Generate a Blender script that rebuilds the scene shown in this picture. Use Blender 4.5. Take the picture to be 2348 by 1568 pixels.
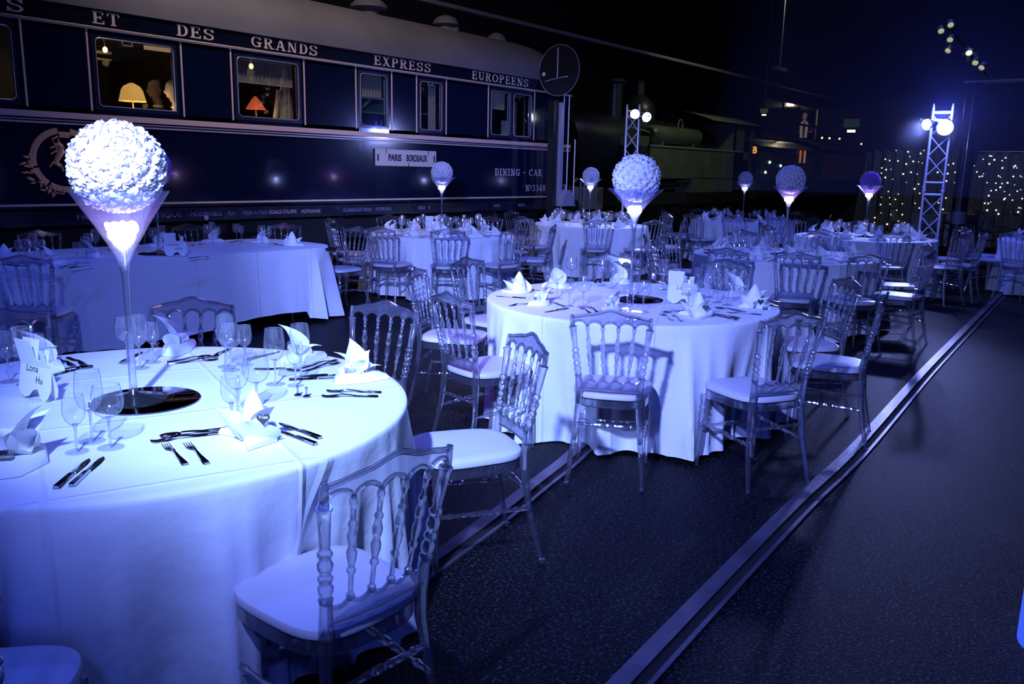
import bpy, bmesh, math, random
from math import sin, cos, pi, radians as rad, hypot, atan2, sqrt
from mathutils import Vector, Matrix, noise
random.seed(7)
S = bpy.context.scene
COL = S.collection
for o in list(bpy.data.objects): bpy.data.objects.remove(o)

# ------------------------------------------------------------------ camera
FW, FH, FPX = 2348, 1568, 1922.0
PITCH, ROLL, YAW, EYE = rad(11.53), rad(1.21), rad(51.46), 1.55
_fw = Vector((0, cos(PITCH), -sin(PITCH))); _rt = Vector((1, 0, 0)); _up = _rt.cross(_fw)
_r2 = _rt*cos(ROLL)+_up*sin(ROLL); _u2 = -_rt*sin(ROLL)+_up*cos(ROLL)
_A = Matrix(((cos(YAW), sin(YAW), 0), (-sin(YAW), cos(YAW), 0), (0, 0, 1)))
RC = _A @ Matrix((_r2, _u2, -_fw)).transposed()
cd = bpy.data.cameras.new('camera'); cam = bpy.data.objects.new('camera', cd); COL.objects.link(cam)
cd.sensor_fit = 'HORIZONTAL'; cd.sensor_width = 36; cd.lens = 36*FPX/FW; cd.clip_start = .05; cd.clip_end = 200
cam.matrix_world = Matrix.Translation((0, 0, EYE)) @ RC.to_4x4()
S.camera = cam

def ray(px, py): return RC @ Vector((px-FW/2, -(py-FH/2), -FPX))
def at(px, py, z=0.0):            # where a sight line meets the level z
    d = ray(px, py); t = (z-EYE)/d.z; return Vector((d.x*t, d.y*t, z))
def onY(px, py, Y):               # where a sight line meets the plane y = Y
    d = ray(px, py); t = Y/d.y; return Vector((d.x*t, Y, EYE+d.z*t))
def onX(px, py, X):
    d = ray(px, py); t = X/d.x; return Vector((X, d.y*t, EYE+d.z*t))
def afar(px, py, D):
    d = ray(px, py); t = D/hypot(d.x, d.y); return Vector((d.x*t, d.y*t, EYE+d.z*t))

# ------------------------------------------------------------------ world, light, exposure
w = bpy.data.worlds.new('world'); S.world = w; w.use_nodes = True
w.node_tree.nodes['Background'].inputs[0].default_value = (.004, .006, .03, 1)
w.node_tree.nodes['Background'].inputs[1].default_value = .25
vs = S.view_settings; vs.view_transform = 'Standard'; vs.look = 'None'; vs.gamma = 1; vs.use_curve_mapping = False
vs.exposure = 0.3
cy_ = S.cycles
cy_.max_bounces = 11; cy_.transmission_bounces = 8; cy_.transparent_max_bounces = 24; cy_.glossy_bounces = 5; cy_.diffuse_bounces = 3
cy_.sample_clamp_indirect = 4.0; cy_.caustics_refractive = False; cy_.caustics_reflective = False; cy_.blur_glossy = .4

KEYC = (.21, .30, 1.0); BLUE = (.05, .11, 1.0); WHITE = (.75, .82, 1.0)
def lamp(name, kind, loc, energy, color, aim=None, radius=.05, angle=60, blend=.5, parent=None):
    l = bpy.data.lights.new(name, kind); l.energy = energy; l.color = color
    l.shadow_soft_size = radius
    if kind == 'SPOT': l.spot_size = rad(angle); l.spot_blend = blend
    o = bpy.data.objects.new(name, l); COL.objects.link(o); o.location = loc
    if aim is not None: o.rotation_euler = (Vector(aim)-Vector(loc)).to_track_quat('-Z', 'Y').to_euler()
    return o
# the pair of cans on the stand beside the photographer, behind and above
lamp('key_can_light', 'SPOT', (-.2, .9, 2.75), 1050, KEYC, (5.2, 3.4, .4), .045, 84, 1.0)
lamp('key_can_light', 'SPOT', (-.15, .85, 2.7), 750, (.22, .30, 1), (4.3, 2.7, .45), .045, 34, .8)
lamp('key_can_light', 'SPOT', (-.3, .9, 2.7), 2600, KEYC, (7.8, 6.6, .6), .045, 34, .6)
lamp('key_can_light', 'SPOT', (-.3, .8, 2.75), 700, (.36, .62, 1), (2.15, 2.75, .75), .045, 40, .95)
TR1 = Vector((13.73, 8.22, 0)); TR2 = Vector((14.15, 3.12, 0))
lamp('ball_fill_light', 'SPOT', (-.25, .95, 2.7), 420, (1, .9, 1), (1.36, 2.73, 1.56), .04, 7.5, .5)  # added unseen spot that whitens the front rose ball
lamp('near_fill_light', 'SPOT', (-1.4, -1.2, 3.4), 110, (.06, .12, 1), (1.0, 2.0, .4), .15, 70, .9)  # unseen blue fill added for the front table's near skirt
# the two trusses in the picture, two cans each
lamp('truss_can_light', 'SPOT', (13.55, 8.1, 2.52), 300, WHITE, (8.0, 6.6, .6), .07, 55, .8)
lamp('truss_can_light', 'SPOT', (13.65, 7.9, 2.48), 260, (.3, .38, 1), (9, 3.5, .3), .07, 85, .6)
lamp('truss_can_light', 'SPOT', (13.95, 3.0, 2.35), 420, (.26, .32, 1), (5.5, 1.3, .2), .07, 30, .9)
lamp('truss_can_light', 'SPOT', (13.95, 3.3, 2.35), 260, (.3, .38, 1), (9, 4.8, .4), .07, 85, .6)
# unseen blue spots added overhead as ambient fill
for (x, y, e) in ((1.0, 4.6, 220), (4.2, 4.9, 260), (8.5, 5.5, 190), (11.5, 6.0, 200), (11.0, 2.2, 190), (.6, .9, 210)):
    lamp('overhead_fill_light', 'SPOT', (x, y, 5.6), e, BLUE, (x, y, 0), .09, 125, .8)
# pale wash over the coach roof and side
lamp('coach_wash_light', 'SPOT', (5.5, 6.6, 6.8), 470, (1, .80, .74), (7.5, 10.6, 3.7), .2, 100, .8)
lamp('floor_tint_light', 'SPOT', (3.6, 4.4, 5.6), 380, (.42, .10, .8), (3.4, 3.9, 0), .3, 45, .8)  # unseen magenta spot added to tint the floor between the tables
lamp('curtain_fill_light', 'SPOT', (23.5, 4.5, 6.5), 700, (.5, .6, 1), (27.5, 5.0, 1.2), .3, 90, .8)  # unseen spot added so the dark drape shows

# ------------------------------------------------------------------ mesh helpers
class MB:
    def __init__(s): s.v = []; s.f = []; s.m = []; s.cur = 0
    def add(s, vs, fs, M=None):
        b = len(s.v)
        s.v += [tuple(M @ Vector(p)) if M is not None else tuple(p) for p in vs]
        s.f += [tuple(b+i for i in f) for f in fs]; s.m += [s.cur]*len(fs); return s
    def box(s, x0, y0, z0, x1, y1, z1, M=None):
        return s.add([(x, y, z) for x in (x0, x1) for y in (y0, y1) for z in (z0, z1)],
                     [(0, 1, 3, 2), (4, 6, 7, 5), (0, 4, 5, 1), (2, 3, 7, 6), (0, 2, 6, 4), (1, 5, 7, 3)], M)
    def lathe(s, prof, n=12, M=None, cap=True):
        vs = []; fs = []
        for r, z in prof: vs += [(r*cos(2*pi*k/n), r*sin(2*pi*k/n), z) for k in range(n)]
        for i in range(len(prof)-1):
            for k in range(n): fs.append((i*n+k, i*n+(k+1) % n, (i+1)*n+(k+1) % n, (i+1)*n+k))
        if cap:
            fs.append(tuple(reversed(range(n)))); fs.append(tuple((len(prof)-1)*n+k for k in range(n)))
        return s.add(vs, fs, M)
    def turned(s, a, b, prof, n=10):     # a lathe profile (r, t) laid from a to b, t in 0..1
        a = Vector(a); b = Vector(b); d = b-a; q = Vector((0, 0, 1)).rotation_difference(d.normalized()).to_matrix().to_4x4()
        L = d.length
        return s.lathe([(r, t*L) for r, t in prof], n, Matrix.Translation(a) @ q)
    def tube(s, pts, r, n=8, closed=False, flat=1.0):
        pts = [Vector(p) for p in pts]; N = len(pts); vs = []; fs = []
        rr = r if isinstance(r, (list, tuple)) else [r]*N
        up = None
        for i, p in enumerate(pts):
            a = pts[(i-1) % N] if (closed or i) else p; b = pts[(i+1) % N] if (closed or i < N-1) else p
            t = (b-a).normalized()
            if up is None:
                up = Vector((0, 0, 1)) if abs(t.z) < .9 else Vector((1, 0, 0))
            x = t.cross(up)
            if x.length < 1e-6: x = t.orthogonal()
            x.normalize(); u = x.cross(t).normalized(); up = u
            vs += [tuple(p+x*cos(2*pi*k/n)*rr[i]+u*sin(2*pi*k/n)*rr[i]*flat) for k in range(n)]
        for i in range(N if closed else N-1):
            j = (i+1) % N
            for k in range(n): fs.append((i*n+k, j*n+k, j*n+(k+1) % n, i*n+(k+1) % n))
        if not closed: fs += [tuple(range(n)), tuple(reversed([(N-1)*n+k for k in range(n)]))]
        return s.add(vs, fs)
    def prism(s, poly, h0, h1, M=None):   # closed polygon in xy, extruded z h0..h1
        n = len(poly); vs = [(x, y, h0) for x, y in poly]+[(x, y, h1) for x, y in poly]
        fs = [(i, (i+1) % n, n+(i+1) % n, n+i) for i in range(n)]+[tuple(reversed(range(n))), tuple(range(n, 2*n))]
        return s.add(vs, fs, M)
    def grid(s, fn, nu, nv, closed=False, M=None):
        vs = [fn(i/nu, j/nv) for j in range(nv+1) for i in range(nu+(0 if closed else 1))]
        W = nu if closed else nu+1
        fs = [(j*W+i, j*W+(i+1) % W, (j+1)*W+(i+1) % W, (j+1)*W+i) for j in range(nv) for i in range(nu)]
        return s.add(vs, fs, M)
    def ball(s, c, r, n=12, m=8, sc=(1, 1, 1)):
        return s.lathe([(max(1e-4, r*sin(pi*i/m)), -r*cos(pi*i/m)) for i in range(m+1)], n, Matrix.Translation(c) @ Matrix.Diagonal((*sc, 1)), cap=False)
    def mesh(s, name, mats, smooth=True, ang=38):
        me = bpy.data.meshes.new(name); me.from_pydata(s.v, [], s.f); me.validate()
        for m in (mats if isinstance(mats, (list, tuple)) else [mats]): me.materials.append(m)
        if len(me.polygons) == len(s.m): me.polygons.foreach_set('material_index', s.m)
        bm = bmesh.new(); bm.from_mesh(me); bmesh.ops.recalc_face_normals(bm, faces=bm.faces); bm.to_mesh(me); bm.free()
        if smooth: me.polygons.foreach_set('use_smooth', [True]*len(me.polygons)); me.set_sharp_from_angle(angle=rad(ang))
        me.update(); return me
    def build(s, name, mats, parent=None, smooth=True, ang=38):
        return link(name, s.mesh(name, mats, smooth, ang), parent)
def link(name, data, parent=None):
    o = bpy.data.objects.new(name, data); COL.objects.link(o)
    if parent: o.parent = parent
    return o
def tag(o, label, cat, group=None, kind=None):
    if label: o['label'] = label
    if cat: o['category'] = cat
    if group: o['group'] = group
    if kind: o['kind'] = kind
    return o
def thing(name, label, cat, loc=(0, 0, 0), rz=0, group=None):
    o = link(name, None); o.location = loc; o.rotation_euler = (0, 0, rz); return tag(o, label, cat, group)
def struct(name, mb, m, parent=None, smooth=False):
    o = mb.build(name, m, parent, smooth); o['kind'] = 'structure'; return o
KIDS = {}
def kids(o):
    if o.name not in KIDS: KIDS[o.name] = [c for c in bpy.data.objects if c.parent == o]
    return KIDS[o.name]
def dup(src, loc, rz, label=None, group=None, tilt=None):
    r = src.copy(); COL.objects.link(r); r.location = loc; r.rotation_euler = (tilt[0] if tilt else 0, tilt[1] if tilt else 0, rz)
    if label: r['label'] = label
    if group: r['group'] = group
    for ch in kids(src):
        c = ch.copy(); COL.objects.link(c); c.parent = r
        for g in kids(ch):
            d = g.copy(); COL.objects.link(d); d.parent = c
    return r
class Kind:                         # first use moves the model itself, later uses copy it
    def __init__(s, src): s.src = src; s.used = False
    def put(s, loc, rz, label, group=None, tilt=None):
        if not s.used:
            s.used = True; o = s.src; o.location = loc; o.rotation_euler = (tilt[0] if tilt else 0, tilt[1] if tilt else 0, rz); o['label'] = label
            if group: o['group'] = group
            return o
        return dup(s.src, loc, rz, label, group, tilt)

# ------------------------------------------------------------------ materials
def mat(name, col, rough=.5, metal=0.0, spec=.5, emit=None, es=1.0, bump=None, var=None, coat=0, trans=0, ior=1.45, alpha=1, sss=0):
    m = bpy.data.materials.new(name); m.use_nodes = True; nt = m.node_tree; b = nt.nodes['Principled BSDF']
    b.inputs['Base Color'].default_value = (*col, 1); b.inputs['Roughness'].default_value = rough; b.inputs['Metallic'].default_value = metal
    b.inputs['Specular IOR Level'].default_value = spec; b.inputs['Coat Weight'].default_value = coat; b.inputs['Coat Roughness'].default_value = .06
    b.inputs['Transmission Weight'].default_value = trans; b.inputs['IOR'].default_value = ior; b.inputs['Alpha'].default_value = alpha
    if emit: b.inputs['Emission Color'].default_value = (*emit, 1); b.inputs['Emission Strength'].default_value = es
    tc = nt.nodes.new('ShaderNodeTexCoord')
    if var:      # (scale, colour 2, detail)
        n = nt.nodes.new('ShaderNodeTexNoise'); n.inputs['Scale'].default_value = var[0]; n.inputs['Detail'].default_value = var[2] if len(var) > 2 else 4
        nt.links.new(tc.outputs['Object'], n.inputs['Vector'])
        r = nt.nodes.new('ShaderNodeValToRGB'); r.color_ramp.elements[0].position = .35; r.color_ramp.elements[1].position = .68
        r.color_ramp.elements[0].color = (*col, 1); r.color_ramp.elements[1].color = (*var[1], 1)
        nt.links.new(n.outputs['Fac'], r.inputs[0]); nt.links.new(r.outputs[0], b.inputs['Base Color'])
    if bump:     # (scale, strength, distance)
        n = nt.nodes.new('ShaderNodeTexNoise'); n.inputs['Scale'].default_value = bump[0]; n.inputs['Detail'].default_value = 5
        nt.links.new(tc.outputs['Object'], n.inputs['Vector'])
        bp = nt.nodes.new('ShaderNodeBump'); bp.inputs['Strength'].default_value = bump[1]; bp.inputs['Distance'].default_value = bump[2]
        nt.links.new(n.outputs['Fac'], bp.inputs['Height']); nt.links.new(bp.outputs[0], b.inputs['Normal'])
    return m
def emis(name, col, s):
    m = bpy.data.materials.new(name); m.use_nodes = True; nt = m.node_tree; nt.nodes.clear()
    e = nt.nodes.new('ShaderNodeEmission'); e.inputs[0].default_value = (*col, 1); e.inputs[1].default_value = s
    o = nt.nodes.new('ShaderNodeOutputMaterial'); nt.links.new(e.outputs[0], o.inputs[0]); return m
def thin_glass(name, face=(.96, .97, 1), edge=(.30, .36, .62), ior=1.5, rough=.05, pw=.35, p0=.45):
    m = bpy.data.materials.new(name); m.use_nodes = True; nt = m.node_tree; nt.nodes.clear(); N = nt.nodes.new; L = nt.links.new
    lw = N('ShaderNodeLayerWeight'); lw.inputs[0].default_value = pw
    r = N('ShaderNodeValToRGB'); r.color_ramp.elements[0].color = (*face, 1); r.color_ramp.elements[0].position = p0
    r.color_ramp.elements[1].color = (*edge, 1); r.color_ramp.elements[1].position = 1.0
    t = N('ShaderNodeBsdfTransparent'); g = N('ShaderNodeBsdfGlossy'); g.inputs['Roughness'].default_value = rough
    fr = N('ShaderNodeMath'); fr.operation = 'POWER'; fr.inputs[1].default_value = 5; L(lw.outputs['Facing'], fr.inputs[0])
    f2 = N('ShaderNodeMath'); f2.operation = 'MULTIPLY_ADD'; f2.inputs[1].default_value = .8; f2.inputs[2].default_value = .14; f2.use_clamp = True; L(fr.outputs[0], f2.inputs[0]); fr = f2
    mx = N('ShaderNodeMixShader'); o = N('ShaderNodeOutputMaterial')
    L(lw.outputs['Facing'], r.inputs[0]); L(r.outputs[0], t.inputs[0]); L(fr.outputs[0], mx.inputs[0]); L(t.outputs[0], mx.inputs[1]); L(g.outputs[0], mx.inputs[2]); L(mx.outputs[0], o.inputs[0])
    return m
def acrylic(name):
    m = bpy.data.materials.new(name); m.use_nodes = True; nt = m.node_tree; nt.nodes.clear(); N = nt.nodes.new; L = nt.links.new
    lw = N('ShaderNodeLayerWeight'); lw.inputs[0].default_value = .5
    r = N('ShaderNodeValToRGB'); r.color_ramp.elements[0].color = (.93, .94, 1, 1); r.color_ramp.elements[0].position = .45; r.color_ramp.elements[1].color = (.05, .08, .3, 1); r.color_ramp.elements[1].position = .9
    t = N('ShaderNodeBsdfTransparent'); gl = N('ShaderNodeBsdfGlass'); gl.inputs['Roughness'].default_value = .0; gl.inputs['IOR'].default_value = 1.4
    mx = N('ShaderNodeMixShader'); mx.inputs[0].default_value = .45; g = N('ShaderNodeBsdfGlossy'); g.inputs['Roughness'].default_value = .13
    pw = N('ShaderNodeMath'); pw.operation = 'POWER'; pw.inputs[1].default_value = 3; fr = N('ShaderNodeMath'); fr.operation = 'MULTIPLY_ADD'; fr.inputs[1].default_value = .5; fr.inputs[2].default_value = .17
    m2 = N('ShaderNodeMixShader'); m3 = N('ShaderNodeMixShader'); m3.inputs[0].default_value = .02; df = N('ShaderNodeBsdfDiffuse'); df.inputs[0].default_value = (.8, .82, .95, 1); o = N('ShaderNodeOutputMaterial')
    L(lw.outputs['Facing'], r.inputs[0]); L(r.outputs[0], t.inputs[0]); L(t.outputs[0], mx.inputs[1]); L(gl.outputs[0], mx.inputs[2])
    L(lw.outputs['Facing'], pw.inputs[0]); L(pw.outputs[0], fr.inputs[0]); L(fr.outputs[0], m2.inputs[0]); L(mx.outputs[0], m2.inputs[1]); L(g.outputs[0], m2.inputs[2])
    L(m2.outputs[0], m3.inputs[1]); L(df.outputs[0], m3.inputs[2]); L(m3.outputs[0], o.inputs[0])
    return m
M_ = {}
M_['acrylic'] = acrylic('clear_acrylic')
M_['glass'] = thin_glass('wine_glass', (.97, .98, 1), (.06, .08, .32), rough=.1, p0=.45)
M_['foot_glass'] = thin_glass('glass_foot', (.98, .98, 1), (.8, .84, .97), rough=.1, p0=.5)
M_['vase'] = thin_glass('vase_glass', (.9, .9, 1), (.6, .6, 1), 1.5, .12, .3, .2)
def scatter(m, amt):
    nt = m.node_tree; o = [n for n in nt.nodes if n.type == 'OUTPUT_MATERIAL'][0]; src = o.inputs[0].links[0].from_socket
    t = nt.nodes.new('ShaderNodeBsdfTranslucent'); t.inputs[0].default_value = (.8, .8, 1, 1); d = nt.nodes.new('ShaderNodeBsdfDiffuse'); a = nt.nodes.new('ShaderNodeAddShader'); mx = nt.nodes.new('ShaderNodeMixShader'); mx.inputs[0].default_value = amt
    nt.links.new(t.outputs[0], a.inputs[0]); nt.links.new(d.outputs[0], a.inputs[1]); nt.links.new(src, mx.inputs[1]); nt.links.new(a.outputs[0], mx.inputs[2]); nt.links.new(mx.outputs[0], o.inputs[0])
scatter(M_['vase'], .028); scatter(M_['glass'], .027); scatter(M_['foot_glass'], .03)
M_['pane'] = thin_glass('window_glass', (.92, .95, .93), (.8, .85, .85), 1.5, .0, .3)
M_['cushion'] = mat('white_cushion', (.56, .54, .58), .42, spec=.4)
M_['linen'] = mat('white_linen', (.86, .86, .88), .75, spec=.2)
M_['steel'] = mat('polished_steel', (.42, .42, .46), .12, 1)
M_['mirror'] = mat('dark_mirror', (.16, .14, .2), .04, 1)
M_['alu'] = mat('truss_aluminium', (.85, .84, .84), .35, .3)
M_['black'] = mat('black_paint', (.01, .01, .012), .4)
M_['heart'] = mat('slate_heart', (.008, .008, .015), .5)
M_['chalk'] = mat('chalk_writing', (.85, .85, .88), .8)
M_['card'] = mat('white_card', (.86, .86, .88), .7)
M_['ink'] = mat('black_ink', (.01, .01, .03), .6)
M_['rose'] = mat('white_rose_foam', (.78, .76, .82), .7, spec=.2)
M_['lens'] = emis('lamp_lens_glow', (.8, .86, 1), 30)
def cloth_mat():
    m = bpy.data.materials.new('white_tablecloth'); m.use_nodes = True; nt = m.node_tree; b = nt.nodes['Principled BSDF']; N = nt.nodes.new; L = nt.links.new
    b.inputs['Base Color'].default_value = (.82, .82, .85, 1); b.inputs['Roughness'].default_value = .62; b.inputs['Specular IOR Level'].default_value = .25
    b.inputs['Sheen Weight'].default_value = .15
    tc = N('ShaderNodeTexCoord'); sp = N('ShaderNodeSeparateXYZ'); L(tc.outputs['Object'], sp.inputs[0])
    prev = None
    for ax, off in (('X', .31), ('Y', .22)):          # pressed fold lines every 0.62 m
        a = N('ShaderNodeMath'); a.operation = 'ADD'; a.inputs[1].default_value = off+6.2; L(sp.outputs[ax], a.inputs[0])
        p = N('ShaderNodeMath'); p.operation = 'PINGPONG'; p.inputs[1].default_value = .31; L(a.outputs[0], p.inputs[0])
        mr = N('ShaderNodeMapRange'); mr.inputs[1].default_value = 0; mr.inputs[2].default_value = .012; mr.inputs[3].default_value = 1; mr.inputs[4].default_value = 0; L(p.outputs[0], mr.inputs[0])
        if prev is None: prev = mr.outputs[0]
        else:
            q = N('ShaderNodeMath'); q.operation = 'MAXIMUM'; L(prev, q.inputs[0]); L(mr.outputs[0], q.inputs[1]); prev = q.outputs[0]
    n1 = N('ShaderNodeTexNoise'); n1.inputs['Scale'].default_value = 4; n1.inputs['Detail'].default_value = 4; L(tc.outputs['Object'], n1.inputs['Vector'])
    ad = N('ShaderNodeMath'); ad.operation = 'MULTIPLY_ADD'; ad.inputs[1].default_value = .35; L(prev, ad.inputs[0]); L(n1.outputs['Fac'], ad.inputs[2])
    bp = N('ShaderNodeBump'); bp.inputs['Strength'].default_value = .6; bp.inputs['Distance'].default_value = .02; L(ad.outputs[0], bp.inputs['Height'])
    L(bp.outputs[0], b.inputs['Normal']); return m
M_['cloth'] = cloth_mat()
def floor_mat():
    m = bpy.data.materials.new('asphalt_floor'); m.use_nodes = True; nt = m.node_tree; b = nt.nodes['Principled BSDF']; N = nt.nodes.new; L = nt.links.new
    tc = N('ShaderNodeTexCoord'); n = N('ShaderNodeTexNoise'); n.inputs['Scale'].default_value = 75; n.inputs['Detail'].default_value = 6; n.inputs['Roughness'].default_value = .7
    L(tc.outputs['Object'], n.inputs['Vector']); r = N('ShaderNodeValToRGB'); r.color_ramp.elements[0].position = .53; r.color_ramp.elements[1].position = .70
    r.color_ramp.elements[0].color = (.0015, .0015, .003, 1); r.color_ramp.elements[1].color = (.15, .14, .22, 1); L(n.outputs['Fac'], r.inputs[0])
    n2 = N('ShaderNodeTexNoise'); n2.inputs['Scale'].default_value = .8; L(tc.outputs['Object'], n2.inputs['Vector'])
    mx = N('ShaderNodeMix'); mx.data_type = 'RGBA'; mx.blend_type = 'MULTIPLY'; mx.inputs[0].default_value = .5; L(r.outputs[0], mx.inputs[6]); L(n2.outputs['Color'], mx.inputs[7])
    L(mx.outputs[2], b.inputs['Base Color']); b.inputs['Roughness'].default_value = .5; b.inputs['Specular IOR Level'].default_value = .1
    v = N('ShaderNodeTexVoronoi'); v.inputs['Scale'].default_value = 210; L(tc.outputs['Object'], v.inputs['Vector'])
    bp = N('ShaderNodeBump'); bp.inputs['Strength'].default_value = 1; bp.inputs['Distance'].default_value = .005; L(v.outputs['Distance'], bp.inputs['Height']); L(bp.outputs[0], b.inputs['Normal'])
    return m

# ------------------------------------------------------------------ the hall
hall = mat('dark_hall_paint', (.012, .012, .018), .8, bump=(2, .2, .02))
struct('floor', MB().box(-6, -9, -.2, 34, 16, 0), floor_mat())
struct('wall_back', MB().box(34, -9, 0, 34.2, 16, 7), hall)
struct('wall_left', MB().box(-6, 16, 0, 34, 16.2, 7), hall)
struct('wall_right', MB().box(-6, -9.2, 0, 34, -9, 7), hall)
struct('wall_rear', MB().box(-6.2, -9, 0, -6, 16, 7), hall)
struct('ceiling', MB().box(-6, -9, 7, 34, 16, 7.2), hall)

# rails let into the asphalt
railm = mat('worn_rail_steel', (.16, .14, .18), .42, .5, bump=(40, .6, .004), var=(3, (.07, .06, .085), 8))
groove = mat('rail_groove_dark', (.006, .006, .008), .9)  # even near-black for the flat strip beside the rail head
def strip(mb, pts, o0, o1, z0, z1):
    P = []
    for i, p in enumerate(pts):
        a = Vector(pts[max(0, i-1)]); b = Vector(pts[min(len(pts)-1, i+1)]); t = (b-a).normalized(); n = Vector((t.y, -t.x))
        P.append((Vector(p)+n*o0, Vector(p)+n*o1))
    n_ = len(P); vs = []
    for a, b in P: vs += [(a.x, a.y, z0), (b.x, b.y, z0), (b.x, b.y, z1), (a.x, a.y, z1)]
    fs = []
    for i in range(n_-1):
        for k in range(4): fs.append((i*4+k, i*4+(k+1) % 4, (i+1)*4+(k+1) % 4, (i+1)*4+k))
    fs += [(0, 1, 2, 3), tuple(reversed([(n_-1)*4+k for k in range(4)]))]
    mb.add(vs, fs)
def track_rail(label, pts, **k):
    t = thing('track_rail', label, 'rail', (0, 0, 0), 0, 'rails let into the floor')
    a = MB(); strip(a, pts, 0, .062, 0, .016); a.build('rail_head', railm, t)
    g = MB(); strip(g, pts, .062, .10, 0, .003); g.build('flange_groove', groove, t)
    l = MB(); strip(l, pts, .10, .118, 0, .012); l.build('check_strip', railm, t)
def smooth_pts(ps, n=6):
    out = []
    for i in range(len(ps)-1):
        p0 = Vector(ps[max(0, i-1)]); p1 = Vector(ps[i]); p2 = Vector(ps[i+1]); p3 = Vector(ps[min(len(ps)-1, i+2)])
        for k in range(n):
            t = k/n; out.append(.5*((2*p1)+(p2-p0)*t+(2*p0-5*p1+4*p2-p3)*t*t+(3*p1-p0-3*p2+p3)*t**3))
    out.append(Vector(ps[-1])); return out
track_rail('long worn steel rail let into the bare aisle floor, in full view', smooth_pts([(.6, 1.08), (2.01, 1.20), (3.77, 1.32), (4.9, 1.37), (7.29, 1.56), (9.68, 1.72), (13.33, 1.96), (20, 2.4)]))
track_rail('dim rail let into the floor passing under the chairs between the two front tables', smooth_pts([(.2, 1.86), (2.36, 2.24), (3.19, 2.42), (3.87, 2.59), (5.5, 3.1), (9, 4.5)]))

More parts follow.
